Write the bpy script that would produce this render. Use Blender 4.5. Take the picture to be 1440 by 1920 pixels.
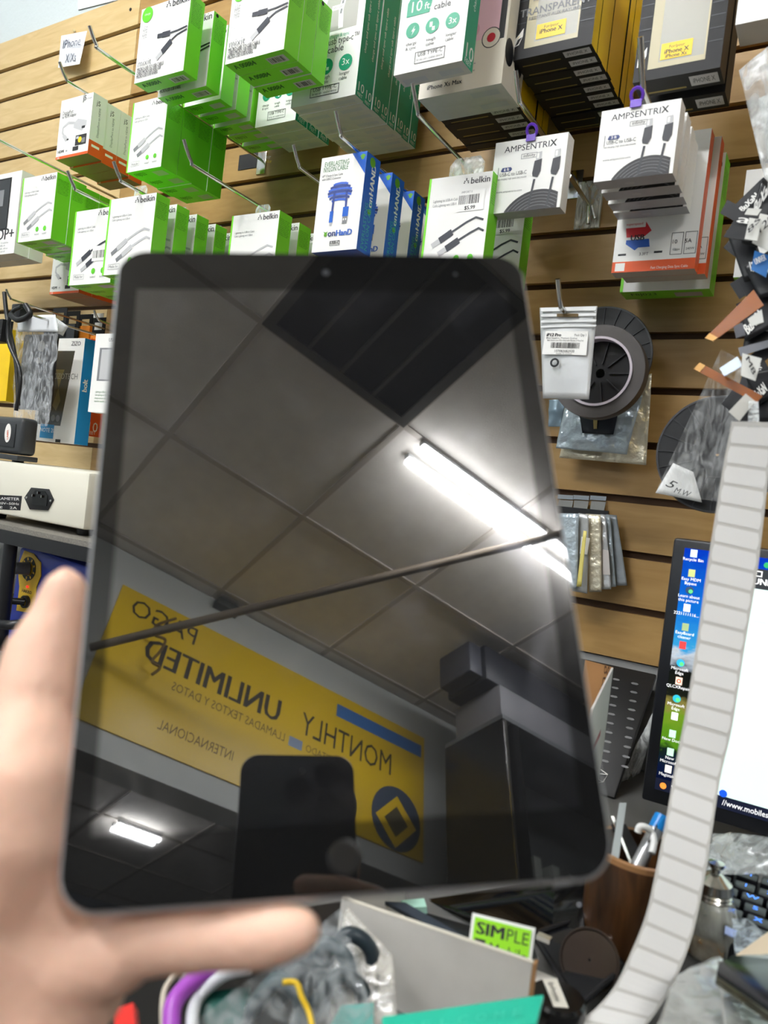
import bpy, bmesh, math, random
from mathutils import Vector, Matrix
random.seed(7)
for o in list(bpy.data.objects): bpy.data.objects.remove(o)
SC = bpy.context.scene
COL = SC.collection
# ---------------------------------------------------------------- camera
Z0 = 1.30                                   # camera height above the floor
FPX = 1419.2                                # focal length in pixels of the 1440x1920 frame
YAW, PITCH, ROLL = -0.55043, -0.02376, 0.1158
CP = Vector((0, -1.07864, Z0))
_f = Vector((math.sin(YAW)*math.cos(PITCH), math.cos(YAW)*math.cos(PITCH), math.sin(PITCH)))
_r = Vector((math.cos(YAW), -math.sin(YAW), 0)); _u = _r.cross(_f)
R = _r*math.cos(ROLL)+_u*math.sin(ROLL); U = -_r*math.sin(ROLL)+_u*math.cos(ROLL); F = _f
cam = bpy.data.objects.new('camera', bpy.data.cameras.new('camera')); COL.objects.link(cam)
cam.matrix_world = Matrix(((R.x, U.x, -F.x, CP.x), (R.y, U.y, -F.y, CP.y), (R.z, U.z, -F.z, CP.z), (0, 0, 0, 1)))
cam.data.sensor_width = 36; cam.data.lens = FPX/1920*36; cam.data.clip_start = 0.01
cam.data.dof.use_dof = True; cam.data.dof.focus_distance = 1.22; cam.data.dof.aperture_fstop = cam.data.lens/3.7
SC.camera = cam
# ---------------------------------------------------------------- world, exposure
wd = bpy.data.worlds.new('world'); SC.world = wd; wd.use_nodes = True
wd.node_tree.nodes['Background'].inputs[0].default_value = (.8, .85, .9, 1)
wd.node_tree.nodes['Background'].inputs[1].default_value = .15
SC.view_settings.view_transform = 'Standard'; SC.view_settings.look = 'None'
SC.view_settings.exposure = 0.0; SC.view_settings.gamma = 1; SC.view_settings.use_curve_mapping = False
TUBE = 136.0                                 # brightness of the fluorescent tubes
# ---------------------------------------------------------------- pixel -> place
def ray(x, y): return F+R*((x-720)/FPX)-U*((y-960)/FPX)
def at(x, y, Y): v = ray(x, y); return CP+v*((Y-CP.y)/v.y)          # on a plane parallel to the slat wall
def pz(x, y, z): v = ray(x, y); return CP+v*((z-CP.z)/v.z)          # on a level plane
def pd(x, y, d): return CP+ray(x, y)*d                              # at a depth from the camera
# the tablet's plane, from its four corners and its size
TX = Vector((.78723, .60246, .13156)); TY = Vector((-.34738, .25698, .90183)); TN = Vector((.50950, -.75565, .41158))
TP = Vector((-.16177, -.84949, -.01218+Z0))
def mirror(x, y):                                                   # ray that the tablet throws back into the room
    v = ray(x, y).normalized(); P = CP+v*((TP-CP).dot(TN)/v.dot(TN)); return P, v-2*v.dot(TN)*TN
def mY(x, y, Y): P, w = mirror(x, y); return P+w*((Y-P.y)/w.y)
def mZ(x, y, z): P, w = mirror(x, y); return P+w*((z-P.z)/w.z)
# ---------------------------------------------------------------- materials
def lin(c): return tuple((v/255/12.92 if v/255 <= .04045 else ((v/255+.055)/1.055)**2.4) for v in c)
MATS = {}
def mat(name, rgb=(200, 200, 200), rough=.5, metal=0., ior=1.45, noise=0, scale=20, bump=0, bscale=60, emit=0, coat=0, trans=0, sss=0, aniso=None):
    if name in MATS: return MATS[name]
    m = bpy.data.materials.new(name); m.use_nodes = True; MATS[name] = m
    nt = m.node_tree; b = nt.nodes['Principled BSDF']; c = lin(rgb)
    b.inputs['Base Color'].default_value = (*c, 1); b.inputs['Roughness'].default_value = rough
    b.inputs['Metallic'].default_value = metal; b.inputs['IOR'].default_value = ior
    if coat: b.inputs['Coat Weight'].default_value = coat; b.inputs['Coat Roughness'].default_value = .06
    if trans: b.inputs['Transmission Weight'].default_value = trans
    if sss: b.inputs['Subsurface Weight'].default_value = sss; b.inputs['Subsurface Radius'].default_value = (.012, .005, .003); b.inputs['Subsurface Scale'].default_value = .5
    if emit: b.inputs['Emission Color'].default_value = (*c, 1); b.inputs['Emission Strength'].default_value = emit
    if noise or bump:
        tc = nt.nodes.new('ShaderNodeTexCoord')
        mp = nt.nodes.new('ShaderNodeMapping'); nt.links.new(tc.outputs['Object'], mp.inputs[0])
        if aniso: mp.inputs['Scale'].default_value = aniso
        if noise:
            n = nt.nodes.new('ShaderNodeTexNoise'); n.inputs['Scale'].default_value = scale; n.inputs['Detail'].default_value = 4
            nt.links.new(mp.outputs[0], n.inputs['Vector'])
            r = nt.nodes.new('ShaderNodeValToRGB'); r.color_ramp.elements[0].position = .3; r.color_ramp.elements[1].position = .7
            r.color_ramp.elements[0].color = (*[v*(1-noise) for v in c], 1); r.color_ramp.elements[1].color = (*[min(1, v*(1+noise)) for v in c], 1)
            nt.links.new(n.outputs[0], r.inputs[0]); nt.links.new(r.outputs[0], b.inputs['Base Color'])
        if bump:
            n2 = nt.nodes.new('ShaderNodeTexNoise'); n2.inputs['Scale'].default_value = bscale; n2.inputs['Detail'].default_value = 3
            nt.links.new(mp.outputs[0], n2.inputs['Vector'])
            bp = nt.nodes.new('ShaderNodeBump'); bp.inputs['Strength'].default_value = bump; bp.inputs['Distance'].default_value = .004
            nt.links.new(n2.outputs[0], bp.inputs['Height']); nt.links.new(bp.outputs[0], b.inputs['Normal'])
    return m
def film(name, rgb=(235, 240, 240), alpha=.3, rough=.12, bump=.9, bscale=40):
    """thin clear plastic: mostly see-through, partly glossy"""
    if name in MATS: return MATS[name]
    m = bpy.data.materials.new(name); m.use_nodes = True; MATS[name] = m; nt = m.node_tree
    b = nt.nodes['Principled BSDF']; b.inputs['Base Color'].default_value = (*lin(rgb), 1); b.inputs['Roughness'].default_value = rough
    tr = nt.nodes.new('ShaderNodeBsdfTransparent'); mx = nt.nodes.new('ShaderNodeMixShader')
    mx.inputs[0].default_value = alpha; nt.links.new(tr.outputs[0], mx.inputs[1]); nt.links.new(b.outputs[0], mx.inputs[2])
    nt.links.new(mx.outputs[0], nt.nodes['Material Output'].inputs[0])
    tc = nt.nodes.new('ShaderNodeTexCoord'); n = nt.nodes.new('ShaderNodeTexNoise'); n.inputs['Scale'].default_value = bscale
    nt.links.new(tc.outputs['Object'], n.inputs['Vector']); bp = nt.nodes.new('ShaderNodeBump'); bp.inputs['Strength'].default_value = bump; bp.inputs['Distance'].default_value = .006
    mp = nt.nodes.new('ShaderNodeMapping'); mp.inputs['Scale'].default_value = (2.2, 2.2, .8); nt.links.new(tc.outputs['Object'], mp.inputs[0])
    n3 = nt.nodes.new('ShaderNodeTexNoise'); n3.inputs['Scale'].default_value = bscale*.8; n3.inputs['Detail'].default_value = 4; n3.inputs['Distortion'].default_value = 1.6; nt.links.new(mp.outputs[0], n3.inputs['Vector'])
    rr = nt.nodes.new('ShaderNodeMapRange'); rr.inputs[1].default_value = .38; rr.inputs[2].default_value = .72; rr.inputs[3].default_value = alpha*.35; rr.inputs[4].default_value = min(.95, alpha*2.6)  # streaks of higher opacity stand in for white highlights on the film
    nt.links.new(n3.outputs[0], rr.inputs[0]); nt.links.new(rr.outputs[0], mx.inputs[0])
    nt.links.new(n.outputs[0], bp.inputs['Height']); nt.links.new(bp.outputs[0], b.inputs['Normal'])
    return m
def wood(name, a, b_, sc=(1.2, 8, 8), rough=.45):
    m = bpy.data.materials.new(name); m.use_nodes = True; MATS[name] = m; nt = m.node_tree; b = nt.nodes['Principled BSDF']
    tc = nt.nodes.new('ShaderNodeTexCoord'); mp = nt.nodes.new('ShaderNodeMapping'); mp.inputs['Scale'].default_value = sc
    nt.links.new(tc.outputs['Object'], mp.inputs[0])
    n = nt.nodes.new('ShaderNodeTexNoise'); n.inputs['Scale'].default_value = 6; n.inputs['Detail'].default_value = 5; n.inputs['Distortion'].default_value = 1.2
    nt.links.new(mp.outputs[0], n.inputs['Vector'])
    r = nt.nodes.new('ShaderNodeValToRGB'); r.color_ramp.elements[0].position = .32; r.color_ramp.elements[1].position = .68
    r.color_ramp.elements[0].color = (*lin(a), 1); r.color_ramp.elements[1].color = (*lin(b_), 1)
    nt.links.new(n.outputs[0], r.inputs[0]); nt.links.new(r.outputs[0], b.inputs['Base Color']); b.inputs['Roughness'].default_value = rough
    return m
WHITE = mat('white_card', (238, 237, 232), .42); INK = mat('ink_black', (38, 38, 40), .5); GREY = mat('ink_grey', (125, 126, 128), .5)
LGREY = mat('ink_light_grey', (190, 190, 190), .5); GREEN = mat('lime_card', (128, 222, 52), .38); TEAL = mat('teal_card', (22, 150, 112), .4)
BLUE = mat('blue_card', (28, 92, 190), .4); ORANGE = mat('orange_card', (226, 88, 32), .42); BLACK = mat('black_card', (18, 18, 20), .6)
YELLOW = mat('yellow_card', (246, 205, 20), .4); CREAM = mat('cream_card', (226, 218, 200), .45); DGREEN = mat('ink_green', (40, 110, 40), .5)
CHROME = mat('chrome_wire', (210, 210, 208), .16, 1.); DARKP = mat('dark_plastic', (24, 24, 26), .35); BLKGLOSS = mat('black_gloss', (8, 8, 9), .08)
PURPLE = mat('purple_plastic', (104, 60, 190), .3); SILVER = mat('silver_bag', (214, 216, 216), .24, .45, bump=1., bscale=50); NAVY = mat('ink_navy', (30, 50, 110), .4)
CLEAR = film('clear_film', alpha=.25); PALEFILM = film('pale_film', (226, 228, 226), .55, .2); CARD = mat('brown_card', (176, 130, 84), .7)
GCARD = mat('grey_card', (204, 200, 192), .7, noise=.06, scale=30); BEIGE = mat('beige_window', (184, 174, 138), .35); WPLUG = mat('white_plug', (240, 240, 238), .3)
# ---------------------------------------------------------------- objects
def link(o, parent=None):
    COL.objects.link(o)
    if parent is not None: o.parent = parent
    return o
def tag(o, label, cat, group=None, kind=None):
    o['label'] = label; o['category'] = cat
    if group: o['group'] = group
    if kind: o['kind'] = kind
    return o
def struct(o): o['kind'] = 'structure'; return o
def empty(name, loc=(0, 0, 0)):
    o = bpy.data.objects.new(name, None); o.empty_display_size = .02; o.location = loc; return link(o)
def mk(name, verts, faces, mats, parent=None, idx=None, smooth=False):
    me = bpy.data.meshes.new(name); me.from_pydata([tuple(v) for v in verts], [], faces)
    for m in (mats if isinstance(mats, (list, tuple)) else [mats]): me.materials.append(m)
    if idx: me.polygons.foreach_set('material_index', idx)
    if smooth: me.polygons.foreach_set('use_smooth', [True]*len(me.polygons))
    me.update(); return link(bpy.data.objects.new(name, me), parent)
def local(o, parent_root):      # keep world coordinates of a mesh built in world space under an Empty with an offset
    o.parent = parent_root; o.matrix_parent_inverse = Matrix.Translation(-Vector(parent_root.location)); return o
BF = [(0, 1, 5, 4), (2, 3, 7, 6), (3, 0, 4, 7), (1, 2, 6, 5), (4, 5, 6, 7), (3, 2, 1, 0)]   # front, back, left, right, top, bottom
def boxv(x0, x1, y0, y1, z0, z1): return [(x0, y0, z0), (x1, y0, z0), (x1, y1, z0), (x0, y1, z0), (x0, y0, z1), (x1, y0, z1), (x1, y1, z1), (x0, y1, z1)]
def box(name, x0, x1, y0, y1, z0, z1, mats, parent=None, bevel=0, idx=None, seg=2):
    o = mk(name, boxv(x0, x1, y0, y1, z0, z1), BF, mats, parent, idx)
    if bevel: bev(o, bevel, seg)
    return o
def bev(o, w, seg=2):
    bm = bmesh.new(); bm.from_mesh(o.data)
    bmesh.ops.bevel(bm, geom=bm.edges[:]+bm.verts[:], offset=w, segments=seg, profile=.5, affect='EDGES'); bm.to_mesh(o.data); bm.free()
    o.data.polygons.foreach_set('use_smooth', [True]*len(o.data.polygons)); o.data.set_sharp_from_angle(angle=math.radians(40)); return o
def prism(name, poly, d, mats, parent=None, bevel=0, seg=2, smooth=False):
    """outline of 3D points pushed along the vector d"""
    n = len(poly); d = Vector(d); v = [Vector(p) for p in poly]; v += [p+d for p in v]
    f = [tuple(range(n)), tuple(range(2*n-1, n-1, -1))]+[(i, i+n, (i+1) % n+n, (i+1) % n) for i in range(n)]
    o = mk(name, v, f, mats, parent)
    bm = bmesh.new(); bm.from_mesh(o.data); bmesh.ops.recalc_face_normals(bm, faces=bm.faces[:])
    if bevel: bmesh.ops.bevel(bm, geom=[e for e in bm.edges if len(e.link_faces) == 2 and e.calc_face_angle() > .8], offset=bevel, segments=seg, profile=.5, affect='EDGES')
    bm.to_mesh(o.data); bm.free()
    if bevel or smooth: o.data.polygons.foreach_set('use_smooth', [True]*len(o.data.polygons)); o.data.set_sharp_from_angle(angle=math.radians(35))
    return o
def slab(name, pts, th, mats, parent=None, bevel=0):
    """slab whose front face has these corners (clockwise or not); thickness goes away from the camera"""
    pts = [Vector(p) for p in pts]; n = (pts[1]-pts[0]).cross(pts[2]-pts[0]).normalized()
    c = sum(pts, Vector())/len(pts)
    if n.dot(c-CP) < 0: n = -n
    return prism(name, pts, n*th, mats, parent, bevel)
def tube(name, pts, r, m, parent=None, n=8, closed=False):
    pts = [Vector(p) for p in pts]; rs = r if isinstance(r, (list, tuple)) else [r]*len(pts); V = []; Fc = []; L = len(pts); prev = None
    for i, p in enumerate(pts):
        if closed: t = pts[(i+1) % L]-pts[i-1]
        else: t = pts[min(i+1, L-1)]-pts[max(i-1, 0)]
        t.normalize(); a = prev if prev is not None else (Vector((0, 0, 1)) if abs(t.z) < .9 else Vector((1, 0, 0)))
        a = (a-t*a.dot(t)).normalized(); prev = a; b = t.cross(a)
        V += [p+(a*math.cos(k*2*math.pi/n)+b*math.sin(k*2*math.pi/n))*rs[i] for k in range(n)]
    for i in range(L if closed else L-1):
        j = (i+1) % L
        Fc += [(i*n+k, i*n+(k+1) % n, j*n+(k+1) % n, j*n+k) for k in range(n)]
    if not closed: Fc += [tuple(range(n-1, -1, -1)), tuple(range((L-1)*n, L*n))]
    o = mk(name, V, Fc, m, parent, smooth=True); o.data.set_sharp_from_angle(angle=math.radians(60)); return o
def smoothline(pts, k=6):
    pts = [Vector(p) for p in pts]; out = []
    for i in range(len(pts)-1):
        p0, p1, p2, p3 = pts[max(i-1, 0)], pts[i], pts[i+1], pts[min(i+2, len(pts)-1)]
        for j in range(k):
            t = j/k; out.append(.5*((2*p1)+(p2-p0)*t+(2*p0-5*p1+4*p2-p3)*t*t+(3*p1-p0-3*p2+p3)*t**3))
    return out+[pts[-1]]
def lathe(name, prof, c, ax, m, parent=None, n=40, smooth=True, idx=None):
    """profile of (radius, distance along the axis), turned round ax through c"""
    ax = Vector(ax).normalized(); a = ax.orthogonal().normalized(); b = ax.cross(a); c = Vector(c); V = []; Fc = []; mi = []
    for (r, h) in prof: V += [c+ax*h+(a*math.cos(k*2*math.pi/n)+b*math.sin(k*2*math.pi/n))*max(r, 1e-5) for k in range(n)]
    for i in range(len(prof)-1):
        Fc += [(i*n+k, i*n+(k+1) % n, (i+1)*n+(k+1) % n, (i+1)*n+k) for k in range(n)]; mi += [idx[i] if idx else 0]*n
    o = mk(name, V, Fc, m, parent, mi, smooth); o.data.set_sharp_from_angle(angle=math.radians(35)); return o
def rrect(w, h, r, k=6):
    out = []
    for cx, cy, a0 in ((w/2-r, h/2-r, 0), (-w/2+r, h/2-r, 90), (-w/2+r, -h/2+r, 180), (w/2-r, -h/2+r, 270)):
        for i in range(k+1): a = math.radians(a0+90*i/k); out.append((cx+r*math.cos(a), cy+r*math.sin(a)))
    return out
# ---------------------------------------------------------------- lettering and print
GL = {}
def glyphs(s, bold=0, shear=0):
    k = (s, bold, shear)
    if k not in GL:
        c = bpy.data.curves.new('t', 'FONT'); c.body = s; c.size = 1; c.resolution_u = 2; c.offset = bold; c.shear = shear; c.fill_mode = 'FRONT'
        o = bpy.data.objects.new('t', c); COL.objects.link(o); me = o.to_mesh()
        GL[k] = ([tuple(v.co) for v in me.vertices], [tuple(p.vertices) for p in me.polygons], max([v.co.x for v in me.vertices] or [0]))
        o.to_mesh_clear(); bpy.data.objects.remove(o); bpy.data.curves.remove(c)
    return GL[k]
class Print:
    """flat print on a face given by a function (u, v, e) -> point; everything ends up in two meshes"""
    def __init__(s, parent, faces): s.p = parent; s.f = faces; s.acc = {}; s.e = .00012
    def _add(s, kind, face, pts, polys, m):
        V, Fc, M, I = s.acc.setdefault(kind, ([], [], [], [])); s.e += .000012; b = len(V)
        if m not in M: M.append(m)
        V += [s.f[face](u, v, s.e) for u, v in pts]; Fc += [tuple(i+b for i in p) for p in polys]; I += [M.index(m)]*len(polys)
    def text(s, face, t, u, v, size, m=None, rot=0, al='L', bold=0, shear=0, fit=None):
        vs, fs, w = glyphs(t, 0 if bold > 0 else bold, shear); sx = size if fit is None or w == 0 else fit/w
        ox = {'L': 0, 'C': -w/2, 'R': -w}[al]; c, sn = math.cos(rot), math.sin(rot)
        for db in ((0,) if bold <= 0 else (-bold*1.3, 0, bold*1.3)):
            s._add('lettering', face, [(u+((x+ox)*sx+db*size)*c-y*size*sn, v+((x+ox)*sx+db*size)*sn+y*size*c) for x, y, z in vs], fs, m or INK)
    def poly(s, face, pts, m, kind='printed_picture'): s._add(kind, face, pts, [tuple(range(len(pts)))], m)
    def rect(s, face, u0, v0, u1, v1, m, kind='printed_picture'): s.poly(face, [(u0, v0), (u1, v0), (u1, v1), (u0, v1)], m, kind)
    def disc(s, face, u, v, r, m, k=20, sq=1): s.poly(face, [(u+r*math.cos(i*6.28319/k), v+sq*r*math.sin(i*6.28319/k)) for i in range(k)], m)
    def line(s, face, pts, w, m):
        pts = [(*p, 0) for p in pts]; P = [Vector(p) for p in pts]; L = []; Rr = []
        for i, p in enumerate(P):
            t = (P[min(i+1, len(P)-1)]-P[max(i-1, 0)]).normalized(); n = Vector((-t.y, t.x, 0))*w/2
            L.append(((p+n).x, (p+n).y)); Rr.append(((p-n).x, (p-n).y))
        k = len(P); s._add('printed_picture', face, L+Rr, [(i, i+1, k+i+1, k+i) for i in range(k-1)], m)
    def ring(s, face, u0, v0, u1, v1, w, m):
        for a in ((u0, v0, u1, v0+w), (u0, v1-w, u1, v1), (u0, v0, u0+w, v1), (u1-w, v0, u1, v1)): s.rect(face, *a, m)
    def bars(s, face, u, v, w, h, m, n=14):
        x = u
        for i in range(n): d = w/n; s.rect(face, x, v, x+d*random.choice((.35, .5, .7)), v+h, m); x += d
    def done(s):
        out = []
        for kind, (V, Fc, M, I) in s.acc.items(): out.append(mk(kind, V, Fc, M, s.p, I)); out[-1]['kind'] = 'stuff'
        return out
def boxfaces(w, h, t):
    return {'front': lambda u, v, e: (u, -t/2-e, v), 'right': lambda u, v, e: (w/2+e, u, v), 'bottom': lambda u, v, e: (u, -v, -h/2-e), 'top': lambda u, v, e: (u, v, h/2+e)}
def pxface(pts):       # face spanned by 3 corners (origin bottom left, right, up): u and v run 0..1
    o, a, b = [Vector(p) for p in pts]; X = a-o; Yv = b-o; n = X.cross(Yv).normalized()
    return {'f': lambda u, v, e: o+X*u+Yv*v+n*e}
# ================================================================ the room
DESK = Z0-.335; CEIL = Z0+1.98; WB = -3.22; XL, XR, YB = -2.7, 3.6, -7.0
PITCHW = .0762
maple = wood('maple_slat', (192, 164, 112), (208, 182, 132)); tan = wood('tan_slat', (152, 117, 64), (168, 133, 78))
groove = mat('groove_brown', (74, 50, 28), .7)
wallm = mat('painted_wall', (194, 203, 203), .6, bump=.25, bscale=120); gwall = mat('grey_wall', (150, 150, 148), .7)
wall_back = struct(box('wall_back', XL, XR, .022, .12, 0, CEIL, wallm))
struct(box('trim_1', XL, 1.0, .0105, .0215, Z0-.19, Z0+1.02, groove))
gt = Z0+.94643
for pi, (xa, xb, m) in enumerate(((-2.65, -1.4285, maple), (-1.4275, 1.0, tan))):
    for k in range(-1, 15):
        zt = gt-k*PITCHW-.0052 if k >= 0 else Z0+1.0205
        zb = gt-(k+1)*PITCHW+.0052 if k < 14 else Z0-.19
        o = box('slat', xa, xb, 0, .010, zb, zt, m, wall_back)
        if k == 14: o['label'] = 'bottom slat below the last groove'
box('grey_backboard', XL, 1.0, .005, .0215, DESK, Z0-.1925, gwall, wall_back)
struct(box('floor', XL, XR, YB, .1, -.05, 0, mat('vinyl_floor', (120, 112, 104), .5, noise=.1)))
struct(box('wall_left', XL-.1, XL, YB, .1, 0, CEIL, wallm)); struct(box('wall_right', XR, XR+.1, YB, .1, 0, CEIL, mat('grey_blue_wall', (128, 134, 142), .6)))
struct(box('wall_rear', XL, XR, YB-.1, YB, 0, CEIL, mat('rear_wall', (140, 148, 160), .6)))
HB = Z0+1.10
struct(box('wall_header', XL, XR, WB-.14, WB, HB, CEIL, mat('header_paint', (205, 208, 205), .55)))
# ceiling of square tiles on a metal grid
tilem = mat('ceiling_tile', (238, 232, 224), .8, noise=.05, scale=14, bump=.3, bscale=200); gridm = mat('grid_metal', (196, 188, 178), .5)
ceil = struct(box('ceiling', XL, XR, YB, .1, CEIL+.03, CEIL+.08, mat('plenum', (60, 60, 60), .8)))
GX0, GY0, TS = .145, -1.93, .61
tile_me = None
ix0, ix1 = int((XL-GX0)//TS), int((XR-GX0)//TS); iy0, iy1 = int((YB-GY0)//TS), int((.1-GY0)//TS)
for i in range(ix0, ix1+1):
    for j in range(iy0, iy1+1):
        xa, ya = max(XL, GX0+i*TS), max(YB, GY0+j*TS); xb, yb = min(XR, GX0+(i+1)*TS), min(.02, GY0+(j+1)*TS)
        if xb-xa < .03 or yb-ya < .03 or (i == 0 and j == 0): continue
        if abs(xb-xa-TS) < 1e-6 and abs(yb-ya-TS) < 1e-6:
            if tile_me is None: tile_me = box('ceiling_tile', .008, TS-.008, .008, TS-.008, 0, .014, tilem, ceil).data; bpy.data.objects.remove(bpy.data.objects['ceiling_tile'])
            o = link(bpy.data.objects.new('ceiling_tile', tile_me), ceil); o.location = (xa, ya, CEIL+.006)
        else: box('ceiling_tile', xa+.008, xb-.008, ya+.008, yb-.008, CEIL+.006, CEIL+.02, tilem, ceil)
for i in range(ix0, ix1+2):
    x = GX0+i*TS
    if XL < x < XR: box('grid_bar', x-.011, x+.011, YB, .02, CEIL, CEIL+.006, gridm, ceil)
for j in range(iy0, iy1+2):
    y = GY0+j*TS
    if YB < y < 0: box('grid_bar', XL, XR, y-.011, y+.011, CEIL-.0005, CEIL+.0055, gridm, ceil)
# dark ceiling vent with four slots
t = empty('ceiling_vent', (GX0+TS/2, GY0+TS/2, CEIL)); tag(t, 'dark ceiling vent with long black slots mirrored in the top of the tablet screen', 'vent')
local(box('backing', GX0+.012, GX0+TS-.012, GY0+.012, GY0+TS-.012, CEIL+.012, CEIL+.02, mat('vent_black', (22, 25, 30), .3)), t)
vg = mat('vent_grey', (84, 82, 78), .5)
for a, b in ((0, .035), (TS-.035, TS)): local(box('frame', GX0+a+.0, GX0+b, GY0, GY0+TS, CEIL-.012, CEIL-.001, vg), t)
for a, b in ((0, .03), (TS-.03, TS)): local(box('frame', GX0+.035, GX0+TS-.035, GY0+a, GY0+b, CEIL-.012, CEIL-.001, vg), t)
for k in range(1, 4): x = GX0+.03+(TS-.06)*k/4; local(box('bar', x-.006, x+.006, GY0+.03, GY0+TS-.03, CEIL-.008, CEIL+.012, vg), t)
# twin tube lamps
tubem = mat('lit_tube', (250, 252, 255), .5, emit=TUBE); fix = mat('lamp_housing', (150, 150, 148), .5)
def lamp(x0, y, label, L=.66, alongx=True):
    t = empty('tube_lamp', (x0, y, CEIL)); tag(t, label, 'lamp', 'ceiling tube lamps')
    if alongx:
        for s in (-1, 1):
            yc = y+s*.041; local(box('bar_housing', x0, x0+L, yc-.0125, yc+.0125, CEIL-.03, CEIL-.002, fix, bevel=.003), t)
            local(box('diffuser', x0+.004, x0+L-.004, yc-.0125, yc+.0125, CEIL-.049, CEIL-.0301, tubem), t)
lamp(.845, -1.975, 'lit twin-tube ceiling lamp mirrored as bright bars in the tablet'); lamp(1.525, -1.975, 'lit twin-tube ceiling lamp continuing the mirrored bars past the tablet edge')
lamp(-1.75, -1.30, 'lit twin-tube ceiling lamp over the left of the counter, out of the picture', 1.2); lamp(-1.75, -2.35, 'lit twin-tube ceiling lamp behind the photographer, out of the picture', 1.2)
lamp(-1.9, -6.3, 'added twin-tube fill lamp at the far end of the back room, unseen', 1.2); lamp(-1.9, -4.6, 'added twin-tube fill lamp deep in the back room, unseen', 1.2); q = mZ(255, 1565, CEIL-.04); lamp(q.x-.16, q.y, 'small lit lamp in the back room seen as a glint low in the tablet', .32)  # the two long back-room lamps are added, unseen, to brighten that room
# ---- banner on the header behind the photographer
B0, B1, BZ0, BZ1 = .36, 2.035, Z0+1.20, Z0+1.815
ban = box('banner', B0, B1, WB-.001, WB+.006, BZ0, BZ1, mat('banner_yellow', (240, 200, 16), .3))
tag(ban, 'yellow vinyl payment banner on the wall behind, mirrored in the tablet', 'banner')
bf = {'f': lambda u, v, e: (B1-u, WB+.006+e, BZ0+v)}           # read from inside the room: left is at larger x
P = Print(ban, bf); bl = mat('banner_blue', (62, 120, 190), .4); bd = mat('banner_ink', (40, 34, 20), .5); bdl = mat('banner_ink_light', (120, 95, 20), .5)
def bpx(x, y): q = mY(x, y, WB+.006); return B1-q.x, q.z-BZ0
u0, v0 = bpx(782, 1385); u1, v1 = bpx(575, 1293)
P.rect('f', .02, .50, .55, .565, bl)
u0, v0 = bpx(710, 1440); P.text('f', 'MONTHLY', .20, .335, .155, bd, fit=.53)
P.text('f', 'UNLIMITED', .84, .335, .155, bd, bold=.018, fit=.66); P.text('f', 'PAGO', 1.30, .50, .12, bd, fit=.31)
P.rect('f', .71, .255, .78, .30, mat('banner_pale_blue', (140, 160, 190), .4))
P.text('f', 'ILIMITADO', .50, .262, .05, bdl, fit=.19); P.text('f', 'LLAMADAS TEXTOS Y DATOS', .80, .262, .055, bdl, fit=.55)
P.text('f', 'INTERNACIONAL', 1.02, .085, .06, bdl, fit=.34)
P.disc('f', .165, .145, .145, mat('banner_disc', (70, 84, 104), .3), 32); P.poly('f', [(.165, .012), (.285, .13), (.165, .25), (.045, .13)], YELLOW); P.poly('f', [(.165, .06), (.235, .13), (.165, .2), (.095, .13)], mat('banner_disc2', (90, 84, 60), .3))
P.done()
# cord hanging across the ceiling, coil and bracket near the banner
a, b = mY(170, 1214, WB+.04), mZ(1120, 985, CEIL-.02)
tag(tube('brown_cable', [a+(b-a)*(k/12) for k in range(13)], .016, mat('cord_brown', (118, 106, 90), .6)), 'thick brown cord stretched across under the ceiling, mirrored in the tablet', 'cord')
pts = [mY(x, y, WB+.05) for x, y in ((330, 1160), (295, 1172), (290, 1190), (310, 1200), (300, 1222), (285, 1240), (300, 1252), (285, 1265))]
tag(tube('hanging_wire', smoothline(pts, 5), .006, mat('wire_brown', (110, 84, 30), .6)), 'thin curled wire hanging in front of the banner corner, mirrored', 'wire')
c = mY(428, 1136, WB+.03); tag(box('wall_bracket', c.x-.06, c.x+.06, WB, WB+.05, CEIL-.05, CEIL-.012, mat('bracket_grey', (70, 74, 70), .5), bevel=.004), 'small dark bracket where the header meets the ceiling, mirrored', 'bracket')
# display cabinet with goods, mirrored in the right of the tablet
Yc = -2.55; a, b = mY(838, 1640, Yc-.35), mY(838, 1405, Yc-.35); x0 = a.x; zt = b.z
cab = empty('display_cabinet', (x0+.5, Yc-.2, 0)); tag(cab, 'tall black display cabinet with bright metal edge mirrored at right of the tablet', 'cabinet')
cb = mat('cabinet_black', (16, 17, 18), .2); cg = mat('cabinet_grey', (92, 95, 98), .4)
local(box('side_panel', x0, x0+.02, Yc-.35, Yc, 0, zt, cb), cab); local(box('back_panel', x0+.02, x0+1.15, Yc-.35, Yc-.33, 0, zt, cg), cab)
local(box('metal_edge', x0+.004, x0+.016, Yc, Yc+.006, Z0-.3, zt-.01, CHROME), cab); local(box('post', x0+.06, x0+.10, Yc-.03, Yc, 0, zt, cb), cab)
for z in (.4, .9, 1.4, Z0+.62, Z0+.86): local(box('shelf', x0+.02, x0+1.15, Yc-.33, Yc, z, z+.02, cb), cab)
local(box('top_panel', x0, x0+1.15, Yc-.35, Yc, zt, zt+.02, cg), cab)
for k in range(7):
    x = x0+.14+k*.105; z = Z0+.88; h = .16-.004*k
    tag(box('card_pack', x, x+.04, Yc-.24, Yc-.02, z+.0005, z+h, mat('pack_pale', (178, 182, 176), .5)), 'pale card pack in the row on the mirrored cabinet shelf', 'pack', 'packs on the mirrored cabinet')
zz = zt+.02
gb = box('storage_box', x0+.02, x0+.95, Yc-.3, Yc-.02, zz+.0005, zz+.17, mat('storage_grey', (112, 112, 116), .5), bevel=.006); tag(gb, 'grey storage box on top of the mirrored display cabinet', 'box')
sp = empty('loudspeaker', (x0+.45, Yc-.15, zz+.171)); tag(sp, 'black loudspeaker lying on the grey box, mirrored at right of the tablet', 'loudspeaker')
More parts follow.
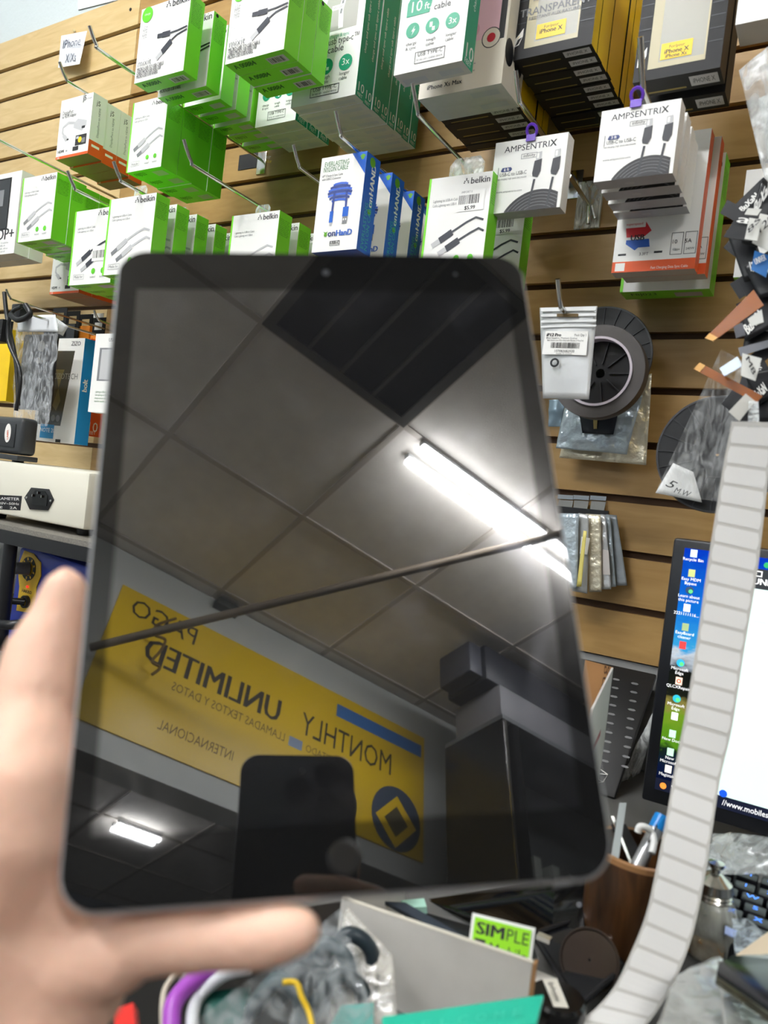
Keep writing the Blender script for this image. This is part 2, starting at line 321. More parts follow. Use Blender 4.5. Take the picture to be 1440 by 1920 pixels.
local(box('cabinet', x0-.05, x0+.85, Yc-.28, Yc-.03, zz+.171, zz+.36, mat('speaker_black', (36, 38, 46), .45), bevel=.012), sp)
local(box('end_cap', x0-.13, x0-.051, Yc-.25, Yc-.05, zz+.185, zz+.35, mat('speaker_cap', (70, 72, 80), .45), bevel=.01), sp)
# ================================================================ the work counter
desk = empty('work_counter', (-.8, -.36, 0)); tag(desk, 'long grey work counter along the foot of the slat wall', 'counter')
dm = mat('desk_grey', (96, 96, 94), .45, noise=.08, scale=12)
local(box('counter_top', -2.6, 1.2, -.76, .0, DESK-.03, DESK, dm, bevel=.003), desk)
local(box('front_panel', -2.58, 1.18, -.72, -.70, 0, DESK-.031, mat('desk_front', (70, 66, 62), .5)), desk)
for x in (-2.58, 1.14): local(box('side_panel', x, x+.04, -.699, -.02, 0, DESK-.031, mat('desk_front', (70, 66, 62), .5)), desk)
# ================================================================ the tablet
tab = empty('tablet', TP); tag(tab, 'black-fronted tablet with aluminium rim held up before the wall', 'tablet')
TM = Matrix(((TX.x, TY.x, TN.x), (TX.y, TY.y, TN.y), (TX.z, TY.z, TN.z))).to_4x4(); tab.matrix_world = Matrix.Translation(TP)@TM
TW, TH, TT = .1741, .2506, .0075
def plate(name, w, h, r, z0, z1, m, cx=0, cy=0, bevel=0, seg=3, k=8):
    o = prism(name, [(x+cx, y+cy, z0) for x, y in rrect(w, h, r, k)], (0, 0, z1-z0), m, tab, bevel, seg, True); return o
alu = mat('tablet_aluminium', (186, 186, 188), .42, .45)
plate('housing', TW, TH, .0125, -TT, 0, alu, bevel=.0022, k=10)
def glassmat(name, rgb, ior, rough, smear):
    m = mat(name, rgb, rough, ior=ior); nt = m.node_tree; b = nt.nodes['Principled BSDF']
    tc = nt.nodes.new('ShaderNodeTexCoord'); n = nt.nodes.new('ShaderNodeTexNoise'); n.inputs['Scale'].default_value = 22; n.inputs['Detail'].default_value = 6; n.inputs['Distortion'].default_value = 1.5
    nt.links.new(tc.outputs['Object'], n.inputs['Vector']); r = nt.nodes.new('ShaderNodeValToRGB'); r.color_ramp.elements[0].position = .52; r.color_ramp.elements[1].position = .78
    r.color_ramp.elements[0].color = (0, 0, 0, 1); r.color_ramp.elements[1].color = (smear, smear, smear, 1); nt.links.new(n.outputs[0], r.inputs[0])
    g = nt.nodes.new('ShaderNodeBsdfGlossy'); g.inputs['Roughness'].default_value = .27; g.inputs[0].default_value = (.9, .9, 1, 1)
    mx = nt.nodes.new('ShaderNodeMixShader'); nt.links.new(r.outputs[0], mx.inputs[0]); nt.links.new(b.outputs[0], mx.inputs[1]); nt.links.new(g.outputs[0], mx.inputs[2])
    nt.links.new(mx.outputs[0], nt.nodes['Material Output'].inputs[0]); return m
plate('front_glass', TW-.003, TH-.003, .0112, .0, .0006, glassmat('bezel_glass', (20, 20, 20), 1.62, .02, .008), k=10)
scr = plate('screen', .1555, .2074, .0004, .0006, .00075, glassmat('screen_glass', (27, 27, 28), 2.4, .015, .03), 0, .0005, k=2)
lathe('home_button', [(.0052, 0), (.0052, .0003), (.0046, .0004), (.0046, .0002), (0, .0002)], (0, -TH/2+.0118, .0006), (0, 0, 1), mat('home_ring', (30, 30, 30), .25), tab, 28)
lathe('front_camera', [(.0016, 0), (.0016, .00025), (0, .00025)], (0, TH/2-.0115, .0006), (0, 0, 1), mat('lens_grey', (46, 48, 52), .3), tab, 16)
lathe('microphone_hole', [(.0008, 0), (.0008, .0002), (0, .0002)], (.056, TH/2-.0115, .0006), (0, 0, 1), mat('lens_grey', (46, 48, 52), .3), tab, 12)
# ================================================================ hooks and cartons
def hook(bx, by, L, label, r=.0026, tip=.03, lift=.8, base=0.):
    """chrome peg hook whose bend shows at this pixel; runs back to the slat wall"""
    b = at(bx, by, -L); h = empty('peg_hook', (b.x, base, b.z)); tag(h, label, 'hook', 'chrome hooks on the slat wall')
    a = Vector((b.x, base-.003, b.z-.004)); t = b+Vector((0, -tip*(1-.45*lift), tip*lift))
    local(tube('wire', smoothline([a, a.lerp(b, .5), b+Vector((0, .012, 0)), b+Vector((0, -.004, .004)), t], 4), r, CHROME, n=8), h)
    local(box('slot_plate', b.x-.011, b.x+.011, base-.003, base+.004, b.z-.03, b.z+.012, CHROME, bevel=.0012), h); return h
ORD = ['front', 'second', 'third', 'fourth', 'fifth', 'sixth', 'seventh', 'eighth', 'ninth', 'tenth', 'eleventh', 'twelfth']
def carton(name, w, h, t, mats, idx): return box(name, -w/2, w/2, -t/2, t/2, -h/2, h/2, mats, None, idx=idx)
def stack(name, tl, tr, bl, p, t, n, mats, idx, design, desc, where, cat='carton', dy=None, h=None, jit=.0015, drop=0, yaw=0, shift=0, lean=0):
    """n alike cartons hanging behind one another; pixels are corners of the front face, p its distance from the wall"""
    a, b, c = at(*tl, -p), at(*tr, -p), at(*bl, -p); z0 = c.z; z1 = (a.z+b.z)/2 if h is None else z0+h
    xa, xb = ((a.x+c.x)/2 if h is None else c.x), b.x if h is None else c.x+(b.x-a.x)
    w, hh = xb-xa, z1-z0; dy = dy or t+.0006; data = None; prints = []; out = []
    for i in range(n):
        if data is None: o = carton(name, w, hh, t, mats, idx); data = o.data
        else: o = link(bpy.data.objects.new(name, data))
        o.location = ((xa+xb)/2+shift*i+(random.uniform(-jit, jit) if i else 0), -p+t/2+i*dy, (z0+z1)/2-drop*i+(random.uniform(-jit, jit) if i else 0))
        o.rotation_euler = (lean, 0, yaw*(1 if i == 0 else .3))
        lab = f'{desc}, {ORD[i]+" one" if i == 0 else ORD[i]+" from front"} {where}' if n > 1 else f'{desc} {where}'
        tag(o, lab, cat, (f'{desc} {where}' if n > 1 else None))
        if design:
            if i == 0 or i == 1:
                P = Print(o, boxfaces(w, hh, t)); design(P, w, hh, t, i); prints = P.done()
            else:
                for q in prints: link(bpy.data.objects.new(q.name.split('.')[0], q.data), o)['kind'] = 'stuff'
        out.append(o)
    return out
def tab_flap(o, w, h, m=None, tw=.03, th=.018):       # clear hang tab on the top of a carton
    v = [(-tw/2, 0, h/2), (-tw/2, 0, h/2+th*.7), (-tw*.35, 0, h/2+th), (tw*.35, 0, h/2+th), (tw/2, 0, h/2+th*.7), (tw/2, 0, h/2)]
    prism('hang_tab', v, (0, .0006, 0), m or CLEAR, o)
def brandmark(P, w, h, s=1.):
    u, v, z = w*.47, h*.40, w*.135*s
    P.text('front', 'belkin', u, v, z, INK, al='R', bold=.012)
    wd_ = glyphs('belkin', .012)[2]*z
    for dx, dz in ((0, .5), (-.2, .3), (.2, .3), (-.25, 0), (.25, 0), (0, .75)): P.disc('front', u-wd_-z*.5+dx*z, v+z*.15+dz*z*.6, z*.08, INK, 8)
def plug(P, u, v, ang, L, W, body, tipm):
    c, s = math.cos(ang), math.sin(ang); f = lambda a, b: (u+a*c-b*s, v+a*s+b*c)
    P.poly('front', [f(0, -W/2), f(L*.62, -W/2), f(L*.62, W/2), f(0, W/2)], body); P.poly('front', [f(L*.62, -W*.38), f(L, -W*.38), f(L, W*.38), f(L*.62, W*.38)], tipm)
def tiny(P, face, u, v, w, n, dz, m=None, sz=None):
    words = ['Lightning to USB-A Cable', 'Cable Lightning vers USB-A', 'charge and sync with the', 'tested for durability and']
    for k in range(n): P.text(face, words[k % 4], u, v-k*dz, sz or dz*.85, m or GREY, fit=w*(1 if k % 2 == 0 else .92))
def d_mixit(P, w, h, t, i):
    P.rect('bottom', w*.12, -t*.3, w*.42, t*.2, LGREY); P.bars('bottom', w*.15, -t*.22, w*.24, t*.34, INK, 9)
    P.text('bottom', 'A 00884', -w*.42, 0, t*.45, DGREEN, bold=.02, fit=w*.36); tiny(P, 'right', -t*.36, h*.42, t*.7, 14, h*.022, DGREEN)
    P.disc('right', -t*.25, h*.465, t*.1, BLACK, 10)
    brandmark(P, w, h, 1.05)
    P.disc('front', -w*.36, h*.40, w*.11, mat('lime_dot', (96, 200, 40), .4)); P.text('front', 'charge', -w*.36, h*.395, w*.045, WHITE, al='C')
    for k in range(5): P.text('front', 'durable' if k % 2 else '1.2 m', -w*.38, h*(.22-k*.035), w*.05, GREY, al='C', fit=w*.1)
    for k in range(2): P.text('front', '4 FT', -w*.42, h*(-.05-k*.035), w*.05, LGREY, al='C', fit=w*.07)
    dk = mat('cable_ink', (52, 54, 62), .45)
    plug(P, w*.16, h*.05, math.pi*.99, w*.26, h*.075, dk, dk); P.line('front', [(w*.14, h*.05), (w*.3, h*.055), (w*.49, h*.075)], w*.022, dk)
    plug(P, w*.20, -h*.06, math.pi*1.2, w*.34, h*.085, dk, LGREY); P.line('front', [(w*.19, -h*.055), (w*.3, h*.0), (w*.49, h*.035)], w*.022, dk)
    P.text('front', 'mixit', -w*.46, -h*.29, w*.14, GREY, bold=-.008)
    for k, s in enumerate(('MICRO-USB TO USB CABLE', 'CABLE MICRO-USB VERS USB', 'MICRO-USB /USB KABEL')): P.text('front', s, -w*.46, -h*(.35+k*.048), w*.07, INK, fit=w*(.55-.05*k), bold=.01)
def d_cable(light=True, barcode=False, sticker=False):
    def d(P, w, h, t, i):
        tiny(P, 'right', -t*.4, h*.4, t*.75, 10, h*.022, DGREEN); P.text('bottom', 'F8J023', -w*.4, 0, t*.4, DGREEN, fit=w*.3); P.rect('bottom', w*.1, -t*.3, w*.4, t*.2, LGREY)
        P.rect('front', -w*.5, -h*.5, -w*.465, h*.5, GREEN); brandmark(P, w, h, .95)
        tiny(P, 'front', -w*.40, h*.25, w*.42, 2, h*.045, GREY)
        a, b = (LGREY, GREY) if light else (mat('cable_ink', (52, 54, 62), .45), LGREY)
        for k in (0, 1):
            o = h*.11*k; dx = w*.12*k
            P.line('front', [(w*.44+dx*.2, h*.03-o), (w*.32+dx*.5, h*.06-o), (w*.18+dx*.6, h*.02-o), (-w*.05+dx, -h*.07-o*.8)], w*.03, a)
            plug(P, -w*.03+dx, -h*.065-o*.8, math.pi*1.17, w*.36, h*.07, a, b)
        for k in (0, 1): P.disc('front', w*(.08+.22*k), -h*.33, w*.045, mat('lime_dot', (96, 200, 40), .4), 14); P.text('front', 'tested', w*(.08+.22*k), -h*.42, w*.05, GREY, al='C')
        P.ring('front', -w*.38, -h*.43, -w*.13, -h*.36, w*.006, LGREY); P.text('front', 'Made for', -w*.36, -h*.41, w*.055, GREY)
        if barcode: P.rect('front', w*.0, h*.13, w*.42, h*.33, WHITE); P.bars('front', w*.02, h*.2, w*.32, h*.09, INK, 16); P.text('front', '$5.99', w*.12, h*.145, w*.075, INK, bold=.02); P.text('front', 'IMPORT S', w*.05, h*.31, w*.04, GREY)
        if sticker: P.rect('front', w*.02, -h*.2, w*.4, h*.0, WHITE); P.bars('front', w*.04, -h*.16, w*.3, h*.1, INK, 12)
    return d
def d_ten(num='10'):
    def d(P, w, h, t, i):
        P.text('right', num, 0, -h*.46, t*.85, WHITE, al='C'); P.text('right', 'FEET', 0, -h*.49, t*.3, WHITE, al='C')
        P.text('right', 'charge and sync usb type-c cable', t*.15, -h*.22, t*.32, WHITE, rot=math.pi/2)
        P.rect('bottom', w*.1, -t*.3, w*.42, t*.1, LGREY); P.rect('bottom', -w*.45, -t*.35, -w*.1, t*.05, LGREY)
        f = 'front'; P.rect(f, -w*.42, -h*.07, w*.40, h*.49, mat('window_grey', (170, 168, 160), .3)); P.poly(f, [(-w*.42, -h*.07), (-w*.34, -h*.02), (-w*.34, h*.49), (-w*.42, h*.49)], LGREY)
        for k in (0, 1):
            x = -w*.14+k*w*.3; P.line(f, [(x, -h*.06), (x-w*.02, h*.06), (x+w*.02, h*.14)], w*.07, WPLUG); P.line(f, [(x-w*.02, h*.03), (x, h*.11)], w*.03, GREY)
            P.rect(f, x-w*.07, h*.14, x+w*.1, h*.28, WPLUG); P.rect(f, x-w*.04, h*.28, x+w*.08, h*.34, GREY); P.rect(f, x-w*.02, h*.30, x+w*.02, h*.33, INK)
        P.rect(f, w*.0, h*.06, w*.18, h*.09, WHITE); P.text(f, 'cable included', w*.01, h*.07, w*.04, INK, fit=w*.15)
        P.poly(f, [(-w*.40, -h*.21), (-w*.06, -h*.21), (-w*.02, -h*.13), (-w*.02, -h*.105), (-w*.35, -h*.105), (-w*.40, -h*.14)], TEAL)
        P.text(f, num, -w*.37, -h*.19, w*.20, WHITE); P.text(f, 'ft.', -w*.14, -h*.19, w*.13, WHITE)
        P.text(f, 'charge & sync', w*.01, -h*.115, w*.065, TEAL, fit=w*.3); P.text(f, 'usb type-c™', w*.0, -h*.155, w*.12, INK, fit=w*.46); P.text(f, 'cable', w*.0, -h*.205, w*.12, INK)
        for k, s in enumerate(('charge\n& sync', 'tough\ncable', 'longer\ncable')):
            x = -w*.28+k*w*.29; P.disc(f, x, -h*.285, w*.10, TEAL, 20); P.text(f, s, x, -h*.36, w*.06, INK, al='C')
        P.poly(f, [(-w*.25, -h*.262), (-w*.30, -h*.29), (-w*.275, -h*.29), (-w*.29, -h*.312), (-w*.24, -h*.28), (-w*.268, -h*.28)], WHITE)
        P.rect(f, w*-.03, -h*.29, w*.01, -h*.265, WHITE); P.rect(f, w*.01, -h*.31, w*.05, -h*.29, WHITE); P.text(f, '3x', w*.30, -h*.30, w*.12, WHITE, al='C')
        P.ring(f, -w*.2, -h*.465, w*.24, -h*.405, w*.008, INK); P.text(f, 'USB TYPE-C', w*.02, -h*.43, w*.07, INK, al='C'); P.text(f, 'for any usb c enabled devices', w*.02, -h*.452, w*.045, INK, al='C', fit=w*.38)
    return d
def d_onhand(P, w, h, t, i):
    f = 'front'; lg = mat('sprout_green', (96, 160, 40), .4); dn = mat('nylon_navy', (44, 62, 130), .5); bl2 = mat('nylon_blue', (62, 100, 200), .5)
    P.text('right', 'on', t*.22, -h*.02, t*.42, WHITE, rot=math.pi/2, bold=.02); P.text('right', 'HAND', t*.22, h*.10, t*.42, WHITE, rot=math.pi/2, bold=.03)
    P.disc('right', t*.08, -h*.07, t*.13, lg, 10); P.disc('right', -t*.05, h*.43, t*.2, lg, 10)
    P.text('right', 'EVERLASTING', -t*.05, -h*.47, t*.3, mat('ink_teal', (60, 180, 170), .4), rot=math.pi/2); P.text('right', 'NYLON CABLE', t*.22, -h*.47, t*.3, mat('ink_teal', (60, 180, 170), .4), rot=math.pi/2)
    P.poly(f, [(w*.18, h*.5), (w*.5, h*.5), (w*.5, h*.27)], BLUE); P.disc(f, w*.42, h*.44, w*.035, lg, 10); P.poly(f, [(w*.36, h*.46), (w*.42, h*.42), (w*.48, h*.46), (w*.42, h*.48)], lg)
    P.text(f, 'EVERLASTING', -w*.42, h*.40, w*.125, DGREEN, fit=w*.55); P.text(f, 'NYLON CABLE', -w*.43, h*.345, w*.125, DGREEN, fit=w*.55)
    P.text(f, '6FT Charge & Sync Cable', -w*.44, h*.29, w*.06, INK, fit=w*.46); P.text(f, 'with USB-C Connector', -w*.44, h*.255, w*.06, INK, fit=w*.43)
    for k in range(7):
        z = h*(.20-k*.028); x = w*(.27-.012*(k-3)**2)
        P.line(f, [(-x, z-h*.012), (-x*.7, z), (0, z+h*.006), (x*.7, z), (x, z-h*.012)], h*.024, dn if k % 2 else bl2)
    for x in (-w*.13, w*.17): P.line(f, [(x*.9, h*.12), (x, -h*.1)], w*.045, dn)
    P.rect(f, -w*.175, -h*.2, -w*.095, -h*.08, BLUE); P.rect(f, -w*.16, -h*.235, -w*.11, -h*.2, LGREY); P.rect(f, w*.11, -h*.15, w*.235, -h*.05, BLUE); P.rect(f, w*.12, -h*.225, w*.225, -h*.15, GREY); P.rect(f, w*.135, -h*.19, w*.16, -h*.17, WHITE); P.rect(f, w*.185, -h*.19, w*.21, -h*.17, WHITE)
    P.disc(f, -w*.22, -h*.325, w*.035, lg, 10); P.poly(f, [(-w*.27, -h*.29), (-w*.22, -h*.33), (-w*.17, -h*.29), (-w*.22, -h*.30)], lg)
    P.text(f, 'on', -w*.17, -h*.345, w*.17, NAVY, bold=.02); P.text(f, 'HanD', w*.01, -h*.345, w*.15, BLUE, bold=.03)
    P.ring(f, -w*.1, -h*.445, w*.12, -h*.395, w*.008, INK); P.text(f, 'USB-C', w*.01, -h*.43, w*.075, INK, al='C', bold=.02)
def d_amp(ft):
    def d(P, w, h, t, i):
        f = 'front'; dk = mat('amp_black', (52, 53, 58), .5)
        P.text(f, 'AMPSENTRI', -w*.36, h*.34, w*.115, dk, fit=w*.62, bold=.004); P.text(f, 'X', w*.27, h*.34, w*.125, INK, bold=.02)
        P.ring(f, -w*.11, h*.22, w*.11, h*.29, w*.006, GREY); P.text(f, 'infinity', 0, h*.238, w*.062, INK, al='C')
        P.rect(f, -w*.42, -h*.01, -w*.413, h*.14, INK); P.poly(f, [(-w*.38, h*.085), (-w*.36, h*.07), (-w*.24, h*.07), (-w*.22, h*.1), (-w*.24, h*.13), (-w*.36, h*.13)], NAVY)
        P.text(f, ft, -w*.3, h*.082, w*.055, WHITE, al='C', bold=.01); P.text(f, 'USB-C to USB-C', -w*.39, h*.01, w*.068, dk, fit=w*.38); P.text(f, 'Fast charging | high speed data transfer', -w*.42, -h*.04, w*.035, GREY, fit=w*.42)
        P.text(f, 'www.ampsentrix.com', -w*.41, -h*.22, w*.04, GREY, fit=w*.36)
        cx, cz, r0 = w*.20, -h*.5-w*.30, w*.56; arc = [(cx+r0*math.cos(a*.05), cz+r0*math.sin(a*.05)) for a in range(20, 60)]; arc = [q_ for q_ in arc if -w*.46 < q_[0] < w*.47 and q_[1] > -h*.5]
        P.poly(f, [(arc[0][0], -h*.5)]+arc+[(arc[-1][0], -h*.5)], INK)
        for k in range(1, 6):
            r = r0-k*w*.04; pts_ = [(cx+r*math.cos(a*.05), cz+r*math.sin(a*.05)) for a in range(20, 62)]; pts_ = [q_ for q_ in pts_ if -w*.46 < q_[0] < w*.47 and q_[1] > -h*.49]
            if len(pts_) > 2: P.line(f, pts_, w*.006, GREY)
        for x in (w*.13, w*.38):
            P.line(f, [(x-w*.06, -h*.46), (x-w*.02, -h*.08)], w*.03, dk); P.poly(f, [(x-w*.05, -h*.04), (x+w*.02, -h*.06), (x+w*.055, h*.02), (x+w*.055, h*.19), (x-w*.045, h*.17), (x-w*.06, 0)], dk)
            P.poly(f, [(x-w*.03, h*.172), (x+w*.045, h*.188), (x+w*.045, h*.29), (x-w*.03, h*.28)], LGREY); P.rect(f, x-w*.02, h*.2, x+w*.01, h*.27, WHITE)
        for k in range(8): P.text('right', '- - -', -t*.2, h*(.35-k*.07), t*.2, LGREY)
        P.disc('bottom', -w*.06, 0, t*.25, LGREY, 14, .6)
    return d
def d_j5(P, w, h, t, i):
    P.rect('right', -t*.5, -h*.5, t*.5, -h*.26, ORANGE); P.rect('right', -t*.3, -h*.36, t*.25, -h*.32, WHITE); P.text('right', 'j5', -t*.1, h*.33, t*.4, INK, al='C'); P.text('right', 'DisplayPort to HDMI', t*.1, -h*.18, t*.2, GREY, rot=math.pi/2)
    f = 'front'; P.rect(f, -w*.5, -h*.5, w*.5, -h*.455, ORANGE); P.text(f, 'USB', -w*.47, -h*.495, w*.05, WHITE)
    P.text(f, 'j5', w*.2, h*.40, w*.14, INK, bold=.01); P.text(f, 'create', w*.32, h*.405, w*.06, GREY)
    P.text(f, 'DisplayPort', -w*.42, h*.24, w*.11, INK, fit=w*.34); P.text(f, 'to HDMI Adapter', -w*.42, h*.18, w*.1, INK, fit=w*.45)
    P.poly(f, [(-w*.02, -h*.02), (w*.25, -h*.1), (w*.38, -h*.02), (w*.38, h*.06), (w*.1, h*.12), (-w*.02, h*.06)], LGREY); P.rect(f, w*.24, -h*.06, w*.34, -h*.02, INK)
    P.line(f, [(0, h*.06), (-w*.2, h*.09), (-w*.36, h*.03), (-w*.36, -h*.06), (-w*.3, -h*.12)], w*.05, LGREY); P.poly(f, [(-w*.36, -h*.12), (-w*.26, -h*.10), (-w*.14, -h*.19), (-w*.24, -h*.22)], LGREY); P.rect(f, -w*.2, -h*.205, -w*.14, -h*.18, INK)
    P.rect(f, w*.08, -h*.33, w*.42, -h*.16, INK); P.disc(f, w*.22, -h*.24, w*.06, YELLOW, 8); P.rect(f, w*.1, -h*.22, w*.18, -h*.18, LGREY); P.rect(f, w*.28, -h*.3, w*.38, -h*.22, GREY)
    P.rect(f, w*.02, -h*.41, w*.2, -h*.34, INK); P.text(f, 'HDMI', -w*.45, -h*.40, w*.08, INK, bold=.02); P.text(f, '4K', -w*.2, -h*.40, w*.06, GREY)
def d_case(front, txt):
    def d(P, w, h, t, i):
        P.rect('bottom', w*.14, -t*.3, w*.46, t*.28, LGREY); P.text('bottom', 'iPHONE X', w*.17, -t*.15, t*.4, INK, fit=w*.25); P.rect('bottom', -w*.4, -t*.34, w*.08, -t*.24, mat('case_olive', (140, 124, 60), .5))
        f = 'front'; P.rect(f, -w*.34, -h*.44, w*.32, h*.5, BEIGE); P.rect(f, -w*.22, -h*.41, w*.3, h*.5, mat('window_grey2', (158, 156, 142), .3))
        for k in range(12): P.rect(f, w*.33, h*(.42-k*.07), w*.49, h*(.425-k*.07), mat('case_line', (52, 56, 62), .4)); P.rect(f, -w*.49, h*(.42-k*.07), -w*.35, h*(.425-k*.07), mat('case_line', (52, 56, 62), .4))
        for z, s, b in txt: P.text(f, s, w*.0, h*z, w*b, GREY, al='C', bold=.012)
        P.rect(f, -w*.2, -h*.40, w*.16, -h*.31, YELLOW); P.text(f, 'For/pour', -w*.02, -h*.34, w*.05, INK, al='C'); P.text(f, front[0], -w*.02, -h*.37, w*.075, INK, al='C', bold=.02)
        if len(front) > 1: P.text(f, front[1], -w*.02, -h*.393, w*.06, INK, al='C', bold=.02)
        P.poly(f, [(-w*.47, -h*.42), (-w*.41, -h*.41), (-w*.37, -h*.36), (-w*.37, -h*.31), (-w*.43, -h*.35), (-w*.47, -h*.37)], WHITE); P.poly(f, [(-w*.46, -h*.415), (-w*.42, -h*.405), (-w*.38, -h*.365), (-w*.43, -h*.375)], BLACK); P.poly(f, [(-w*.45, -h*.375), (-w*.42, -h*.36), (-w*.40, -h*.35), (-w*.43, -h*.36)], YELLOW)
    return d
WG = ([WHITE, GREEN], [0, 1, 1, 1, 1, 1]); WGl = ([WHITE, GREEN, LGREY], [0, 2, 1, 1, 0, 1]); WT = ([WHITE, TEAL, GCARD], [0, 2, 1, 1, 0, 2]); WB_ = ([WHITE, BLUE], [0, 0, 0, 1, 1, 1])
WA = ([WHITE, mat('amp_grey', (176, 177, 180), .45)], [0, 0, 0, 0, 0, 1]); WO = ([WHITE, mat('brown_grey', (150, 116, 90), .6)], [0, 0, 0, 0, 0, 1]); BY = ([BLACK, YELLOW], [0, 0, 0, 1, 0, 0])
# ---- upper left: white and lime cable cartons
s = stack('cable_carton', (267, 7), (358, -2), (252, 157), .33, .027, 2, *WG, d_mixit, 'white and lime micro cable carton', 'on the upper left hook', dy=.045)
s = stack('cable_carton', (372, 62), (428, 48), (330, 205), .205, .027, 5, *WG, d_cable(), 'lime-edged cable carton', 'near the wall at upper left', dy=.036)
hook(185, 93, .37, 'chrome hook with bare tip left of the top white and lime carton')
stack('cable_carton', (440, -30), (548, -52), (420, 122), .31, .03, 3, *WG, d_mixit, 'white and lime micro cable carton', 'on the second upper hook')
# ---- ten foot cable cartons with teal sides
stack('teal_carton', (560, -40), (680, -66), (545, 203), .20, .0215, 8, *WT, d_ten(), 'windowed cable carton with teal side', 'in the long row', h=.235)
stack('teal_carton', (490, 130), (566, 112), (478, 240), .125, .03, 3, *WT, d_ten(), 'shaded windowed cable carton', 'left of the long teal row', h=.235)
stack('teal_carton', (757, -40), (885, -66), (738, 142), .30, .028, 1, *WT, d_ten(), 'single white and teal cable carton', 'hanging over the pink case', h=.235)
# ---- phone cases
def d_pink(P, w, h, t, i):
    f = 'front'; pk = mat('pink_case', (236, 196, 206), .3); P.poly(f, [(-w*.1, -h*.2), (w*.42, -h*.2), (w*.42, h*.5), (-w*.1, h*.5)], pk); P.disc(f, w*.08, -h*.13, w*.09, mat('pink_case2', (222, 170, 184), .3)); P.rect(f, w*.40, -h*.22, w*.47, h*.5, INK)
    P.disc(f, w*.32, -h*.2, w*.11, INK, 20); P.disc(f, w*.32, -h*.2, w*.1, CREAM, 20); P.disc(f, w*.32, -h*.2, w*.05, mat('heart_red', (190, 40, 56), .4), 12)
    P.disc('right', -t*.1, -h*.28, t*.42, DARKP, 18, 1.3); P.disc(f, -w*.46, -h*.33, w*.06, mat('case_slate', (110, 130, 140), .4), 16)
    P.text(f, 'DROP+', -w*.3, -h*.27, w*.11, INK, bold=.02); P.text(f, 'TESTED 2X', -w*.3, -h*.31, w*.07, INK); tiny(P, f, -w*.38, -h*.345, w*.55, 3, h*.022, GREY); P.text(f, 'iPhone Xs Max', -w*.4, -h*.45, w*.07, INK, bold=.02)
    P.rect('bottom', w*.1, -t*.2, w*.42, t*.2, LGREY)
stack('phone_case_carton', (800, -60), (957, -110), (784, 187), .235, .03, 2, [CREAM, GCARD], [0, 0, 0, 0, 0, 1], d_pink, 'cream carton with pink case', 'behind the tilted teal carton', h=.2)
stack('phone_case_carton', (800, 120), (945, 92), (822, 222), .15, .021, 5, *BY, d_case(['iPhone Xs'], []), 'black and yellow case carton', 'below the cream pink-case carton', h=.2)
stack('phone_case_carton', (975, -60), (1128, -98), (957, 115), .21, .0205, 9, *BY, d_case(['iPhone X'], [(-.12, 'CLEAR', .17), (-.155, 'SCRATCH RESISTANT', .06), (-.24, 'TRANSPARENT', .13), (-.27, 'RESISTANT AUX RAYURES', .055)]), 'black yellow clear-case carton', 'in the long top stack', h=.2)
stack('phone_case_carton', (1190, -60), (1352, -90), (1186, 156), .215, .034, 2, [BLACK, mat('slate_card', (58, 60, 66), .3)], [0, 0, 0, 0, 0, 0], d_case(['iPhone X', 'iPhone Xs'], [(.2, 'ULTRA HYBRID', .08)]), 'black carton with beige window', 'on the top right hook', h=.2, dy=.05)
b = at(1405, 20, -.24); o = box('small_carton', b.x-.012, b.x+.08, -.24, -.2, b.z-.012, b.z+.1, [WHITE, GCARD], idx=[0, 0, 0, 0, 0, 1]); tag(o, 'corner of a pale carton in the upper right corner', 'carton')
# ---- left: adapters
stack('adapter_carton', (115, 190), (176, 172), (105, 300), .235, .03, 4, *WO, d_j5, 'white adapter carton with orange foot', 'at upper left', drop=.002)
hook(127, 153, .27, 'chrome hook holding the white and orange adapter cartons')
stack('cable_carton', (255, 192), (316, 178), (232, 325), .235, .034, 4, *WG, d_cable(), 'lime-sided cable carton', 'right of the adapter cartons')
stack('cable_carton', (50, 335), (108, 321), (25, 456), .25, .03, 4, *WG, d_cable(), 'lime adapter-cable carton', 'at far left beside a case carton', drop=.002)
b = at(0, 268, -.33); hook(-12, 258, .33, 'long chrome wire entering at the left edge of the picture')
def d_drop(P, w, h, t, i):
    f = 'front'; P.rect(f, -w*.42, -h*.2, w*.36, h*.44, BLACK); P.rect(f, w*.1, -h*.18, w*.34, h*.42, mat('case_dark', (40, 42, 46), .15)); P.rect(f, w*.14, h*.1, w*.26, h*.3, GREY); P.text(f, 'DROP+', w*.02, -h*.32, w*.14, INK, bold=.02); tiny(P, f, -w*.1, -h*.37, w*.5, 4, h*.035, GREY)
stack('phone_case_carton', (-78, 345), (42, 318), (-92, 488), .21, .03, 2, [WHITE, GCARD], [0, 0, 0, 0, 0, 1], d_drop, 'white drop-tested phone case carton', 'cut by the left edge')
stack('cable_carton', (147, 398), (222, 384), (122, 536), .26, .03, 4, *WG, d_cable(False, sticker=True), 'price-labelled cable carton', 'left of the tablet corner')
stack('adapter_carton', (110, 500), (165, 495), (93, 552), .15, .03, 3, *WO, d_j5, 'white and orange adapter carton', 'low beside the tablet corner', h=.10)
hook(143, 357, .31, 'chrome hook above the black cable cartons left of the tablet')
s = stack('cable_carton', (211, 373), (294, 362), (187, 517), .285, .027, 5, *WG, d_cable(), 'white lime-sided carton', 'nearest the tablet top left corner', dy=.043)
for o in s: tab_flap(o, .1, .13)
hook(229, 342, .32, 'chrome hook through clear tabs above the tablet corner')
s = stack('cable_carton', (438, 405), (525, 394), (418, 545), .20, .03, 3, *WG, d_cable(), 'cable carton half hidden by the tablet', 'under a bare rod', dy=.05)
for o in s: tab_flap(o, .1, .12)
